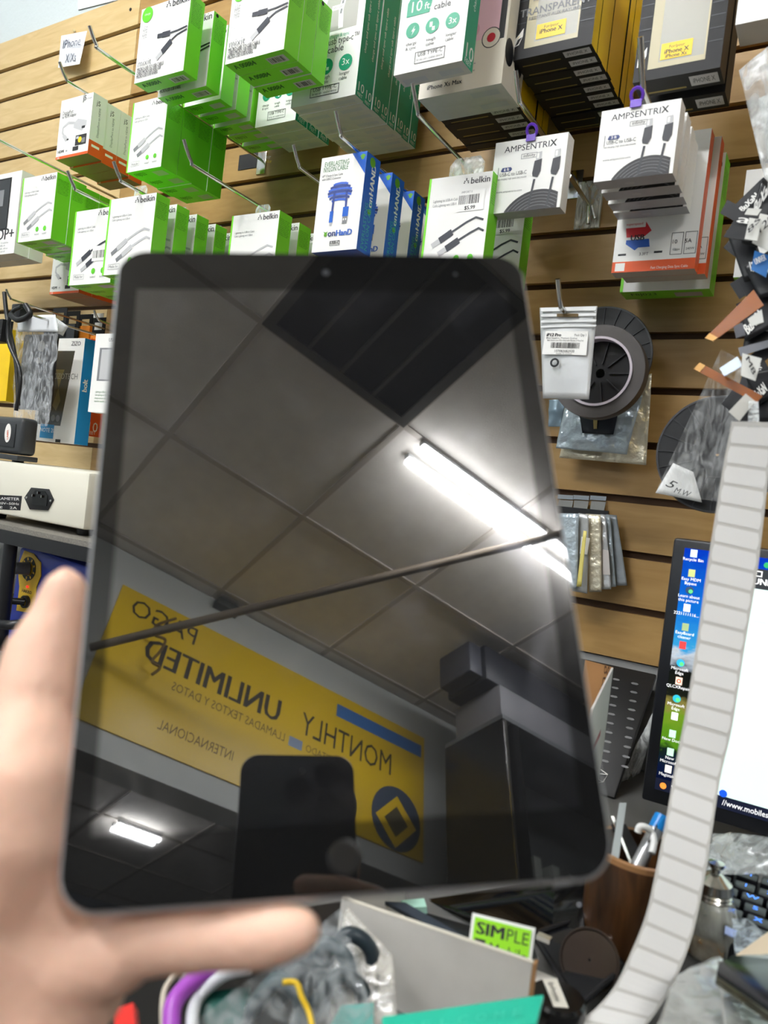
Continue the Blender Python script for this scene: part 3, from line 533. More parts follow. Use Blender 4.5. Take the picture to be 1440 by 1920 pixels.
hook(362, 311, .31, 'long bare chrome hook slanting over the half hidden cartons', tip=.035)
s = stack('nylon_cable_carton', (605, 297), (689, 283), (583, 474), .29, .032, 4, *WB_, d_onhand, 'white and blue nylon cable carton', 'above the tablet', dy=.062)
hook(642, 258, .32, 'chrome hook holding the blue nylon cable cartons'); hook(563, 316, .27, 'short chrome hook left of the blue nylon cable cartons')
s = stack('cable_carton', (808, 338), (925, 318), (783, 520), .215, .028, 2, *WG, d_cable(False, barcode=True), 'price-stickered lime carton', 'left of the single purple-tagged carton', dy=.09, shift=.012)
tab_flap(s[0], .1, (at(808, 338, -.215)-at(783, 520, -.215)).z, PALEFILM, .05, .03)
hook(785, 217, .29, 'chrome hook over the price-stickered cable carton', tip=.035)
# ---- right: white cartons on purple tags
def purple(o, x, y, p, z):
    prism('purple_tag', [(x-.006, y, z-.006), (x+.006, y, z-.006), (x+.006, y, z+.002), (x-.006, y, z+.002)], (0, .0012, 0), PURPLE, o)
    tube('purple_loop', [(x+.0065*math.cos(k*.5236), y+.001-.003*math.sin(k*.5236), z+.007+.0065*math.sin(k*.5236)) for k in range(12)], .002, PURPLE, o, 6, True)
s = stack('usb_carton', (930, 265), (1066, 251), (915, 402), .20, .022, 1, *WA, d_amp('6 ft'), 'single white braided cable carton hung by a purple tag', 'at centre right')
o = s[0]; h_ = .093; purple(o, 0, -.0135, 0, h_/2)
hook(975, 192, .225, 'bright chrome hook above the single purple-tagged carton', tip=.034, r=.0032)
s = stack('usb_carton', (1130, 206), (1278, 187), (1112, 342), .255, .022, 4, *WA, d_amp('3 ft'), 'white braided cable carton', 'in the purple-tagged stack', dy=.029, drop=.0008)
purple(s[0], -.005, -.0135, 0, .043)
hook(1206, 168, .255, 'bright chrome hook above the purple-tagged stack', tip=.05, r=.0034, lift=.75)
def d_usb(P, w, h, t, i):
    f = 'front'; rd = mat('arrow_red', (214, 40, 50), .4); P.rect(f, -w*.5, -h*.5, w*.5, -h*.42, ORANGE); P.rect(f, -w*.46, -h*.49, -w*.34, -h*.43, WHITE); P.text(f, 'Fast Charging Data Sync Cable', -w*.02, -h*.485, w*.045, WHITE, fit=w*.44)
    P.poly(f, [(-w*.38, -h*.17), (-w*.14, -h*.17), (-w*.14, -h*.13), (-w*.06, -h*.2), (-w*.14, -h*.24), (-w*.36, -h*.24)], rd); P.poly(f, [(-w*.36, -h*.26), (-w*.08, -h*.26), (-w*.06, -h*.32), (-w*.2, -h*.32), (-w*.24, -h*.34), (-w*.36, -h*.29)], BLUE)
    P.text(f, 'USB', -w*.31, -h*.265, w*.1, INK, bold=.03); P.text(f, 'superspeed', -w*.38, -h*.15, w*.045, rd); P.text(f, '3.3FT', -w*.18, -h*.38, w*.05, INK)
    P.rect(f, -w*.44, -h*.375, -w*.34, -h*.36, INK); P.rect(f, w*.0, -h*.37, w*.1, -h*.355, INK)
    for x, a, b in ((w*.26, '10', 'Gbps'), (w*.42, '5A', '240W')): P.ring(f, x-w*.07, -h*.39, x+w*.07, -h*.23, w*.006, INK); P.text(f, a, x-w*.03, -h*.31, w*.07, INK, al='C'); P.text(f, b, x, -h*.36, w*.04, INK, al='C')
stack('usb_carton', (1185, 300), (1342, 300), (1146, 512), .138, .021, 2, [WHITE, ORANGE, GCARD], [0, 0, 1, 1, 0, 2], d_usb, 'white usb carton with orange foot', 'below the purple-tagged stack', dy=.025, h=.165, shift=.006)
stack('cable_carton', (1185, 300), (1352, 300), (1162, 548), .07, .035, 1, *WG, d_cable(False), 'white and lime carton hanging lowest', 'behind the orange-footed usb carton', h=.17)
# ---- notes and stickers on the wall
n = slab('paper_note', [at(115, 67, -.012), at(163, 58, -.02), at(149, 120, -.03), at(109, 127, -.012)], .0004, mat('note_paper', (232, 234, 238), .6)); tag(n, 'small handwritten paper note pinned to the top slat', 'note')
P = Print(n, pxface([at(109, 127, -.0135), at(149, 120, -.0315), at(115, 67, -.0135)])); hm = mat('pen_ink', (80, 84, 100), .6)
P.text('f', 'IPhone', .1, .58, .38, hm, fit=.85, shear=.1); P.text('f', 'X/Xs', .3, .12, .38, hm, fit=.5, shear=.1); P.done()
tube('push_pin', [at(139, 57, 0), at(139, 57, -.012)], .003, mat('pin_cream', (240, 226, 180), .4), n)
k = box('sticker', at(482, 0, 0).x, at(516, 0, 0).x, -.0012, 0, at(482, 314, 0).z, at(482, 286, 0).z, BLACK); tag(k, 'small black card with yellow print stuck on the slat wall', 'sticker')
a, b, c = at(482, 314, -.0014), at(516, 310, -.0014), at(484, 288, -.0014); P = Print(k, pxface([a, b, c])); P.text('f', 'OUT', .36, .62, .26, WHITE, rot=-.35, fit=.34); P.text('f', 'YOUR', .36, .34, .26, YELLOW, rot=-.35, fit=.42); P.done()
o = slab('wall_paper', [at(147, -30, .019), at(232, -44, .019), at(226, -2, .019), at(146, 18, .019)], .001, mat('note_paper', (232, 234, 238), .6)); tag(o, 'white paper taped on the wall above the slats', 'paper')
for x, y, r_ in ((245, 18, .0035), (1256, 841, .005)):
    q = at(x, y, 0); lathe('screw_hole', [(r_, .0), (r_, -.0012), (0, -.0012)], (q.x, -.0 if x < 300 else .006, q.z), (0, 1, 0), BLACK, wall_back, 14)
for (x, y), (w_, h_) in (((1105, 385), (30, 84)),):
    a, b = at(1088, 345, 0), at(1124, 428, 0)
    pk = box('clear_pack', a.x, b.x, -.006, -.001, b.z, a.z, PALEFILM); tag(pk, 'small clear bag with metal pin hanging between the two purple-tagged hooks', 'bag')
    tube('metal_pin', [at(1068, 330, -.10), at(1103, 383, -.012), at(1103, 420, -.012)], .003, CHROME, pk)
    tube('metal_pin', [at(1110, 386, -.01), at(1116, 410, -.01)], .002, CHROME, pk)
# ---------------------------------------------------------------- crumpled sheets and ribbons
def sheet(name, pts, amp, m, parent=None, nx=14, ny=14, th=.0005, seed=0, bulge=0):
    """thin bag or sheet: patch between TL, TR, BR, BL with creases"""
    from mathutils import noise as NZ
    a, b, c, d = [Vector(p) for p in pts]; n = (b-a).cross(d-a).normalized()
    if n.dot(a-CP) > 0: n = -n
    V = []
    for s in (0, 1):
        for j in range(ny+1):
            for i in range(nx+1):
                u, v = i/nx, j/ny; p = a.lerp(b, u).lerp(d.lerp(c, u), v)
                k = NZ.noise((p*34)+Vector((seed, seed*.7, 0)))+.5*NZ.noise(p*90+Vector((seed, 3, 1)))
                V.append(p+n*(amp*k+bulge*math.sin(math.pi*u)*math.sin(math.pi*v)*(1 if s == 0 else -.6)-s*th))
    w = nx+1; N = w*(ny+1); Fc = []
    for j in range(ny):
        for i in range(nx):
            q = j*w+i; Fc += [(q, q+w, q+w+1, q+1), (N+q, N+q+1, N+q+w+1, N+q+w)]
    for i in range(nx): Fc += [(i, i+1, N+i+1, N+i), (ny*w+i+1, ny*w+i, N+ny*w+i, N+ny*w+i+1)]
    for j in range(ny): Fc += [(j*w+w, j*w, N+j*w, N+j*w+w), (j*w+nx, j*w+w+nx, N+j*w+w+nx, N+j*w+nx)]
    return mk(name, V, Fc, m, parent, smooth=True)
def ribbon(name, L, Rr, th, m, parent=None):
    V = []; Fc = []; k = len(L)
    for l, r in zip(L, Rr):
        l, r = Vector(l), Vector(r); n = ((l+r)/2-CP).normalized()*th; V += [l, r, r+n, l+n]
    for i in range(k-1):
        a, b = i*4, i*4+4; Fc += [(a, a+1, b+1, b), (a+2, a+3, b+3, b+2), (a+1, a+2, b+2, b+1), (a+3, a, b, b+3)]
    Fc += [(0, 3, 2, 1), (k*4-4, k*4-3, k*4-2, k*4-1)]
    return mk(name, V, Fc, m, parent, smooth=False)
# ================================================================ right of the tablet: bag, reels, pouches
g = empty('zip_pouch', at(1060, 748, -.2)); tag(g, 'silver zip pouch with barcode label hanging beside the tablet', 'pouch')
q = [at(1012, 577, -.2), at(1120, 574, -.2), at(1104, 749, -.2), at(1018, 747, -.2)]
local(sheet('pouch_body', q, .0006, mat('pouch_silver', (206, 207, 206), .3, .3, bump=.25, bscale=25), bulge=.003, seed=2), g)
pw = mat('pouch_white', (226, 227, 226), .35)
for y0, y1 in ((577, 584), (589, 594), (601, 605), (611, 614)): local(slab('zip_strip', [at(1014, y0, -.2035), at(1118, y0-2, -.2035), at(1117, y1-2, -.2035), at(1014, y1, -.2035)], .0012, pw), g)
local(slab('hang_hole', [at(1044, 588, -.2045), at(1084, 588, -.2045), at(1084, 594, -.2045), at(1044, 594, -.2045)], .0008, mat('slot_dark', (96, 76, 40), .6)), g)
lb = local(slab('paper_label', [at(1023, 621, -.2055), at(1103, 621, -.2055), at(1099, 666, -.2055), at(1016, 664, -.2055)], .0005, WHITE), g)
P = Print(None, pxface([at(1016, 664, -.2057), at(1099, 666, -.2057), at(1022, 621, -.2057)]))
P.text('f', 'iP12 Pro', .05, .78, .2, INK, fit=.33, bold=.02); P.text('f', 'Pack Qty 1', .68, .8, .14, INK, fit=.26); P.text('f', '(Rear Sapphire / Premium Quality)', .05, .68, .1, INK, fit=.7); P.text('f', 'Back Camera Lens (Glass Only) with Adhesive (3 Piece Set)', .08, .58, .1, INK, fit=.82); P.bars('f', .18, .28, .66, .24, INK, 26); P.text('f', '107082082920', .27, .1, .16, INK, fit=.46); P.text('f', 'MADE IN CHINA', .32, .015, .07, INK, fit=.36)
for o in P.done(): local(o, g)
c = at(1040, 680, -.2065); lathe_ = local(lathe('lens_ring', [(.0032, 0), (.0055, 0), (.0055, -.0008), (.0032, -.0008), (.0032, 0)], c, (0, 1, 0), BLACK, n=20), g)
hook(1052, 578, .215, 'chrome hook through the slot of the silver barcode pouch', tip=.035, r=.0032)
def reel(name, c, Rr, label, extra=True):
    t = empty(name, c); tag(t, label, 'reel'); fl = mat('reel_black', (20, 20, 21), .4)
    local(lathe('flange', [(.002, 0), (Rr, 0), (Rr, .002), (.002, .002)], c, (0, 1, 0), fl, n=56), t)
    local(lathe('rim', [(Rr-.002, -.001), (Rr, -.001), (Rr+.0006, .0005), (Rr, .002)], c, (0, 1, 0), mat('reel_edge', (60, 60, 62), .3), n=56), t)
    for k in range(20):
        a = k*2*math.pi/20; d = Vector((math.cos(a), 0, math.sin(a))); s = Vector((-d.z, 0, d.x))*.0006
        local(prism('rib', [c+d*(Rr*.42)-s, c+d*(Rr*.97)-s, c+d*(Rr*.97)+s, c+d*(Rr*.42)+s], (0, -.0016, 0), mat('reel_rib', (40, 40, 42), .4)), t)
    local(lathe('hub', [(.014, -.004), (.026, -.004), (.026, 0)], c, (0, 1, 0), fl, n=30), t); return t
c = at(1124, 671, -.06); t = reel('tape_reel', c, .0695, 'black ribbed reel behind the silver barcode pouch')
hook(1100, 640, .13, 'dark-shaded chrome hook through the middle of the tape reels', tip=.02)
c = at(1122, 698, -.115); t = empty('tape_roll', c); tag(t, 'grey tape roll with pale core hanging in front of the ribbed reel', 'tape roll')
local(lathe('tape', [(.044, -.006), (.0595, -.006), (.06, -.005), (.06, .012), (.044, .012), (.044, -.006)], c, (0, 1, 0), mat('tape_grey', (72, 68, 66), .45, noise=.1, scale=60), n=56), t)
local(lathe('core', [(.0415, -.0085), (.0445, -.0085), (.0445, .012), (.0415, .012), (.0415, -.0085)], c, (0, 1, 0), mat('core_pale', (196, 186, 194), .4), n=56), t)
local(lathe('back_plate', [(.006, .008), (.0415, .008), (.0415, .011), (.006, .011)], c, (0, 1, 0), DARKP, n=40), t)
for k in range(9):
    a = k*2*math.pi/9; d = Vector((math.cos(a), 0, math.sin(a))); s = Vector((-d.z, 0, d.x))*.0007; local(prism('spoke', [c+d*.012-s+Vector((0, .008, 0)), c+d*.04-s+Vector((0, .008, 0)), c+d*.04+s+Vector((0, .008, 0)), c+d*.012+s+Vector((0, .008, 0))], (0, -.003, 0), mat('reel_rib', (40, 40, 42), .4)), t)
gold = mat('gold_silver_bag', (220, 212, 188), .22, .4, bump=1., bscale=60); bluf = mat('blue_grey_bag', (184, 196, 202), .2, .35, bump=1., bscale=60)
for i, (qs, Y, m, lab) in enumerate((
    ([(1075, 750), (1222, 700), (1211, 872), (1048, 858)], -.035, gold, 'gold-tinted antistatic bag hanging below the tape roll'),
    ([(1060, 752), (1205, 740), (1175, 852), (1042, 840)], -.05, bluf, 'blue-grey antistatic bag with dark part below the tape roll'),
    ([(1030, 750), (1062, 748), (1050, 800), (1028, 800)], -.085, mat('film_blue', (120, 140, 152), .2, .3), 'narrow blue film bag at the tablet edge below the pouch'))):
    o = sheet('antistatic_bag', [at(x, y, Y) for x, y in qs], .0045, m, seed=5+i, bulge=.003, nx=24, ny=24); tag(o, lab, 'bag')
    if i == 1:
        sheet('dark_part', [at(1085, 772, Y-.006), at(1160, 770, Y-.006), at(1150, 815, Y-.006), at(1092, 812, Y-.006)], .001, mat('part_dark', (30, 34, 42), .4), o, 6, 6)
        slab('paper_chip', [at(1112, 783, Y-.008), at(1120, 783, Y-.008), at(1119, 804, Y-.008), at(1113, 804, Y-.008)], .001, mat('chip_tan', (196, 176, 110), .5), o)
for i, x in enumerate((1046, 1075, 1107)):
    t = empty('metal_clip', at(x, 945, 0)); tag(t, ('metal clip holder nearest the tablet in the low groove', 'middle metal clip holder in the low groove', 'right metal clip holder in the low groove')[i], 'clip')
    local(slab('clip_plate', [at(x, 927+i, -.004), at(x+30, 929+i, -.004), at(x+29, 937+i, -.004), at(x-1, 935+i, -.004)], .003, CHROME), t)
    local(slab('clip_tongue', [at(x+2, 937+i, -.008), at(x+29, 939+i, -.008), at(x+25, 957+i, -.008), at(x-1, 954+i, -.008)], .002, mat('clip_steel', (150, 148, 142), .35, .9)), t)
o = slab('dark_hanger', [at(1040, 948, -.014), at(1140, 958, -.014), at(1140, 966, -.014), at(1040, 966, -.014)], .006, DARKP); tag(o, 'black bar across the tops of the narrow silver bags', 'bar')
pq = [((1040, 962), (1085, 963), (1082, 1105), (1050, 1100), bluf), ((1085, 962), (1104, 965), (1101, 1113), (1072, 1108), mat('bag_grey', (186, 188, 186), .25, .3, bump=.5, bscale=40)), ((1098, 963), (1126, 965), (1128, 1110), (1104, 1110), gold), ((1110, 964), (1135, 965), (1146, 1105), (1124, 1105), SILVER), ((1126, 964), (1144, 966), (1155, 1100), (1134, 1102), bluf), ((1136, 964), (1156, 966), (1176, 1098), (1150, 1098), mat('bag_dark', (150, 156, 160), .25, .3, bump=.5, bscale=40))]
for i, (a, b, c_, d, m) in enumerate(pq):
    Y = -.058+i*.0075; o = sheet('narrow_bag', [at(*a, Y), at(*b, Y), at(*c_, Y), at(*d, Y)], .0012, m, seed=11+i, nx=6, ny=16); tag(o, f'narrow silver parts bag, {["first", "second", "third", "fourth", "fifth", "sixth"][i]} from the tablet edge in the low row', 'bag', 'narrow silver parts bags')
    if i == 0: sheet('yellow_part', [at(1094, 995, Y-.004), at(1100, 996, Y-.004), at(1090, 1100, Y-.004), at(1081, 1100, Y-.004)], .0005, mat('part_yellow', (214, 200, 110), .5), o, 3, 8)
    if i == 1: l_ = slab('paper_label', [at(1090, 1006, Y-.003), at(1106, 1009, Y-.003), at(1101, 1040, Y-.003), at(1087, 1038, Y-.003)], .0006, WHITE, o)
    if i == 3: slab('paper_label', [at(1130, 1030, Y-.003), at(1141, 1032, Y-.003), at(1144, 1078, Y-.003), at(1130, 1077, Y-.003)], .0006, mat('label_grey', (196, 190, 186), .5), o)
# reel in a clear bag behind the label strip
c = at(1345, 852, -.16); reel('bagged_reel', c, .066, 'black ribbed reel inside a clear bag behind the label strip')
o = sheet('reel_bag', [at(1352, 655, -.185), at(1440, 700, -.185), at(1420, 950, -.185), at(1228, 925, -.185)], .002, film('bag_film', (222, 224, 222), .09, .15, .6, 50), seed=3, nx=16, ny=20); tag(o, 'clear plastic bag round the reel with handwriting at its corner', 'bag')
o2 = sheet('white_corner', [at(1262, 868, -.178), at(1300, 885, -.178), at(1316, 942, -.178), at(1229, 924, -.178)], .0006, mat('bag_white', (232, 232, 230), .4), o, 6, 6)
P = Print(o, pxface([at(1233, 920, -.19), at(1300, 935, -.19), at(1245, 885, -.19)])); P.text('f', '5', .12, .35, .55, INK, rot=-.4); P.text('f', 'M.W', .42, .1, .4, INK, rot=-.15, fit=.45); P.done()
o = sheet('large_clear_bag', [at(1385, 130, -.30), at(1500, 40, -.30), at(1500, 420, -.30), at(1432, 330, -.30)], .004, film('thick_film', (214, 216, 214), .62, .22, .9, 30), seed=9, nx=20, ny=24); tag(o, 'large crumpled clear bag at the upper right edge', 'bag')
hook(1478, 60, .33, 'hook at the upper right edge carrying the crumpled clear bag')
slab('paper_insert', [at(1421, 185, -.292), at(1500, 150, -.292), at(1500, 300, -.292), at(1440, 300, -.292)], .001, mat('insert_white', (225, 232, 230), .5), o)
# ---- flat cables hanging at the right edge
cards = stack('cable_carton', (1397, 318), (1460, 314), (1378, 520), .13, .026, 1, *WG, None, 'white and lime carton half hidden by the flat cables', 'at the right edge')
P = Print(cards[0], pxface([at(1378, 520, -.1305), at(1440, 520, -.1305), at(1397, 318, -.1305)])); P.disc('f', .72, .88, .3, mat('lime_dot', (96, 200, 40), .4), 20, .3); P.text('f', 'mixit', .15, .2, .1, GREY, fit=.7); P.text('f', 'MICRO-USB', .15, .13, .06, INK, fit=.7); P.text('f', 'CABLE', .15, .08, .06, INK, fit=.4); P.done()
flx = mat('flex_black', (26, 27, 30), .35); amber = mat('flex_amber', (150, 84, 26), .25); fgrey = mat('flex_grey', (112, 114, 120), .35); fw = mat('flex_white', (214, 214, 208), .45)
hook(1452, 330, .30, 'hook at the right edge carrying the flat cables')
fl = [ # corners in pixels, depth from the wall, material, label, lettering
 ([(1428, 335), (1462, 345), (1420, 465), (1390, 455)], .270, flx, 'black flat cable with white letters at the top of the right edge bundle', ('BuXaN', 1.25, .4, .7)),
 ([(1388, 395), (1436, 400), (1404, 452), (1356, 444)], .285, flx, 'black flat cable end with white square above the numbered tags', ('a', 0, .55, .5)),
 ([(1402, 390), (1428, 392), (1420, 404), (1396, 402)], .300, fw, 'small white clip above the handwritten tags', None),
 ([(1425, 400), (1448, 405), (1440, 470), (1410, 455)], .305, fw, 'white tag marked 12P at the right edge', ('12P', 1.3, .3, .9)),
 ([(1405, 408), (1428, 412), (1420, 452), (1396, 448)], .312, fw, 'white tag marked 8S near the right edge', ('8S', 1.35, .2, 1.)),
 ([(1361, 432), (1408, 425), (1440, 520), (1396, 530)], .262, flx, 'wide black flat cable in the middle of the bundle', None),
 ([(1395, 500), (1440, 470), (1475, 545), (1425, 560)], .278, flx, 'black flat cable printed with model numbers', ('12/12L/12P', -.55, .15, .85)),
 ([(1415, 470), (1446, 480), (1436, 520), (1408, 505)], .292, mat('flex_blue', (40, 110, 180), .35), 'small bright blue flat cable near the right edge', ('UNIVER', 1.2, .3, .8)),
 ([(1322, 634), (1337, 640), (1432, 572), (1413, 543)], .322, amber, 'amber flat cable sticking out left near the top', None),
 ([(1380, 570), (1440, 540), (1455, 610), (1398, 640)], .270, flx, 'black flat cable behind the upper amber cable', ('BuXaN', .55, .1, .6)),
 ([(1402, 598), (1428, 580), (1432, 604), (1408, 612)], .328, fw, 'white blue-edged connector in the bundle', None),
 ([(1375, 612), (1392, 605), (1398, 628), (1380, 634)], .300, fgrey, 'short grey connector left of the model numbers', None),
 ([(1400, 610), (1452, 600), (1460, 650), (1392, 655)], .262, flx, 'black flat cable above the marker tag', ('12/12/12S', -.5, .2, .9)),
 ([(1384, 652), (1446, 636), (1450, 648), (1388, 668)], .318, fgrey, 'grey curved ribbon with coloured dots', None),
 ([(1301, 692), (1312, 680), (1430, 742), (1418, 756)], .330, amber, 'long amber flat cable sticking out left low in the bundle', None),
 ([(1349, 690), (1383, 668), (1392, 686), (1358, 706)], .338, mat('foil_silver', (196, 204, 214), .25, .6), 'silver foil rectangle beside the long amber cable', None),
 ([(1392, 662), (1428, 672), (1416, 714), (1389, 704)], .345, fw, 'grey white tag marked M8', ('M8', -1.35, .2, .85)),
 ([(1395, 700), (1450, 690), (1455, 740), (1420, 760)], .270, flx, 'black flat cable behind the marker tag', ('BuXaN', .3, .1, .6)),
 ([(1366, 772), (1398, 738), (1416, 752), (1386, 790)], .350, mat('connector_grey', (190, 188, 180), .4), 'pale connector block at the head of the label strip', None),
 ([(1402, 720), (1450, 715), (1450, 790), (1412, 792)], .262, flx, 'dark flat cable just above the label strip', None),
]
names = ['topmost', 'second', 'third', 'fourth', 'fifth', 'sixth', 'seventh', 'eighth', 'ninth', 'tenth', 'eleventh', 'lowest']
for k in range(12):
    y = 375+k*36; x = 1412+random.uniform(-16, 22)-(18 if k in (1, 2, 3) else 0); an = random.uniform(.5, 1.3)*(1 if k % 2 else -1); c_, s_n = math.cos(an), math.sin(an); L_, W_ = random.uniform(34, 52), random.uniform(12, 19)
    qs = [(x+a*c_-b*s_n, y+a*s_n+b*c_) for a, b in ((-L_, -W_), (L_, -W_), (L_, W_), (-L_, W_))]
    fl.append((qs, .235+.0016*k, flx, f'plain black flat cable deep in the right edge bundle, {names[k]} of twelve', ('BuXaN', 0, .4, .5) if k % 3 == 0 else None))
for i, (qs, p_, m, lab, tx) in enumerate(fl):
    pts = [at(x, y, -p_) for x, y in qs]
    if i in (0, 5, 6, 9, 12, 17, 19): o = sheet('flat_cable', pts, .0012, m, seed=20+i, nx=8, ny=8, th=.0006)
    else: o = slab('flat_cable', pts, .0012, m)
    tag(o, lab, 'cable')
    if tx:
        col = INK if m is fw else WHITE; q0, q1, q3 = pts[3], pts[2], pts[0]
        fn = {'f': (lambda q0, X, Yv: (lambda u, v, e: q0+X*u+Yv*v+Vector((0, -.0026-e, 0))))(q0, q1-q0, q3-q0)}
        P = Print(o, fn); P.text('f', tx[0], .25 if abs(tx[1]) > 1 else .12, tx[2] if tx[1] >= 0 else .8, .42, col, rot=tx[1]*.6, bold=.02, fit=tx[3]); P.done()
    if m is amber:
        e0 = slab('cable_end', [pts[0]+Vector((0, -.001, 0)), pts[1]+Vector((0, -.001, 0)), pts[1].lerp(pts[2], .1)+Vector((0, -.001, 0)), pts[0].lerp(pts[3], .1)+Vector((0, -.001, 0))], .0006, mat('cable_gold', (196, 150, 90), .3, .5), o)
# ---- strip of blank labels
LE = [(1372, 790), (1355, 880), (1329, 1043), (1307, 1200), (1285, 1337), (1267, 1429), (1249, 1533), (1230, 1629), (1212, 1710), (1186, 1778), (1148, 1855), (1085, 1918), (1010, 1965)]
RE = [(1452, 792), (1441, 893), (1421, 1065), (1395, 1222), (1373, 1362), (1351, 1458), (1334, 1567), (1318, 1665), (1300, 1748), (1276, 1815), (1240, 1884), (1195, 1940), (1130, 1990)]
DP = [.61, .61, .605, .595, .582, .572, .556, .542, .53, .518, .503, .486, .47]
Ls = smoothline([pd(x, y, d) for (x, y), d in zip(LE, DP)], 10); Rs = smoothline([pd(x, y, d) for (x, y), d in zip(RE, DP)], 10)
strip = ribbon('label_strip', Ls, Rs, .0003, mat('strip_backing', (206, 204, 198), .4)); tag(strip, 'long strip of blank white labels hanging before the monitor', 'label strip')
slab('clear_tape', [at(1404, 752, -.352), at(1422, 752, -.352), pd(1424, 800, .609), pd(1402, 800, .609)], .0003, CLEAR, strip)
lm = mat('label_white', (236, 235, 232), .5); acc = 0; tot = sum((Ls[i+1]-Ls[i]).length for i in range(len(Ls)-1)); pitch = .0160; cum = [0]
for i in range(len(Ls)-1): cum.append(cum[-1]+(Ls[i+1]-Ls[i]).length)
def along(A, s):
    for i in range(len(cum)-1):
        if cum[i+1] >= s: t_ = (s-cum[i])/(cum[i+1]-cum[i]); return A[i].lerp(A[i+1], t_)
    return A[-1]
s_ = .004
while s_+pitch < tot:
    rows = []
    for k in range(4):
        f_ = s_+(pitch-.0026)*k/3; l, r = along(Ls, f_), along(Rs, f_); n = (CP-(l+r)/2).normalized()*.00025; ins = .05 if k in (1, 2) else .075; rows.append((l.lerp(r, ins)+n, r.lerp(l, ins)+n))
    ribbon('label', [a for a, b in rows], [b for a, b in rows], .0002, lm, strip); s_ += pitch
# ================================================================ monitor
MY = -.2; x0 = -.163; zt = Z0-.011; zb = Z0-.304; mon = empty('monitor', (x0+.27, MY+.1, DESK)); tag(mon, 'black monitor showing a desktop and a white page behind the labels', 'monitor')
bz = mat('monitor_bezel', (16, 18, 24), .35); xr = x0+.545
local(box('case', x0, xr, MY, MY+.045, zb, zt, bz, bevel=.003), mon)
sx0, sz0, sz1 = at(1284, 1030, MY).x, at(1233, 1480, MY).z, at(1284, 1027, MY).z
wm = bpy.data.materials.new('wallpaper_screen'); wm.use_nodes = True; nt = wm.node_tree; nt.nodes.remove(nt.nodes['Principled BSDF']); em = nt.nodes.new('ShaderNodeEmission'); nt.links.new(em.outputs[0], nt.nodes['Material Output'].inputs[0]); em.inputs[1].default_value = 1.0
tc = nt.nodes.new('ShaderNodeTexCoord'); sp_ = nt.nodes.new('ShaderNodeSeparateXYZ'); nt.links.new(tc.outputs['Generated'], sp_.inputs[0])
nz = nt.nodes.new('ShaderNodeTexNoise'); nz.inputs['Scale'].default_value = 30; nz.inputs['Detail'].default_value = 6; nt.links.new(tc.outputs['Generated'], nz.inputs['Vector'])
ma = nt.nodes.new('ShaderNodeMath'); ma.operation = 'MULTIPLY_ADD'; ma.inputs[1].default_value = .16; nt.links.new(nz.outputs[0], ma.inputs[0]); mb = nt.nodes.new('ShaderNodeMath'); mb.operation = 'SUBTRACT'; mb.inputs[1].default_value = .08; nt.links.new(sp_.outputs[2], mb.inputs[0]); nt.links.new(mb.outputs[0], ma.inputs[2])
rp = nt.nodes.new('ShaderNodeValToRGB'); nt.links.new(ma.outputs[0], rp.inputs[0]); nt.links.new(rp.outputs[0], em.inputs[0]); el = rp.color_ramp.elements
for p_, c_ in ((0, (8, 14, 44)), (.1, (14, 26, 60)), (.17, (24, 40, 30)), (.2, (90, 150, 30)), (.32, (120, 160, 40)), (.36, (150, 140, 70)), (.40, (30, 34, 26)), (.50, (20, 24, 22)), (.52, (150, 160, 170)), (.57, (210, 220, 230)), (.60, (60, 170, 230)), (.75, (20, 120, 225)), (1, (10, 60, 200))):
    e = el.new(p_) if p_ not in (0, 1) else el[0 if p_ == 0 else -1]; e.color = (*lin(c_), 1); e.position = p_
scr_ = local(box('screen', sx0, xr-.012, MY-.0008, MY-.0001, sz0, sz1, wm), mon)
def es(name, rgb, k=1.): return mat('screen_'+name, rgb, .5, emit=k)
sf = {'f': lambda u, v, e: (u, MY-.0009-e, v)}; P = Print(None, sf)
def S(x, y): q = at(x, y, MY-.001); return q.x, q.z
sw = es('white', (222, 242, 236), .62); sb = es('black', (24, 24, 28), .6); st = es('text', (250, 250, 250), .9)
wx0 = S(1352, 1300)[0]
P.rect('f', wx0, sz0+.012, xr-.012, sz1-.012, sw); P.rect('f', wx0, S(1425, 1105)[1], xr-.012, sz1-.012, es('bar', (40, 44, 48), .7)); P.rect('f', sx0, sz0, xr-.012, sz0+.013, es('task', (12, 18, 40), .8))
def stext(s, x, y, h, al='C', fit=None, m=None): u, v = S(x, y); P.text('f', s, u, v, h, m or st, al=al, fit=fit, bold=.01)
icons = [(1296, 1038, 'Recycle Bin', (200, 225, 240)), (1292, 1075, 'Easy MDM\nBypass', (180, 190, 120)), (1288, 1107, 'Learn about\nthis picture', (40, 60, 90)), (1283, 1140, '2221111116...', (240, 240, 240)), (1280, 1176, 'EasyBoard\ncleaner', (150, 170, 120)), (1275, 1210, '', (220, 60, 60)), (1271, 1243, 'Microsoft\nEdge', (40, 160, 200)), (1268, 1277, 'QLCXRepair', (240, 210, 190)), (1264, 1310, 'Microsoft\nEdge', (40, 170, 190)), (1260, 1343, '', (240, 240, 240)), (1256, 1376, 'New Docu', (190, 230, 200)), (1252, 1410, 'New\nMicrosof...', (190, 230, 200)), (1248, 1442, 'Magistake', (240, 235, 225))]
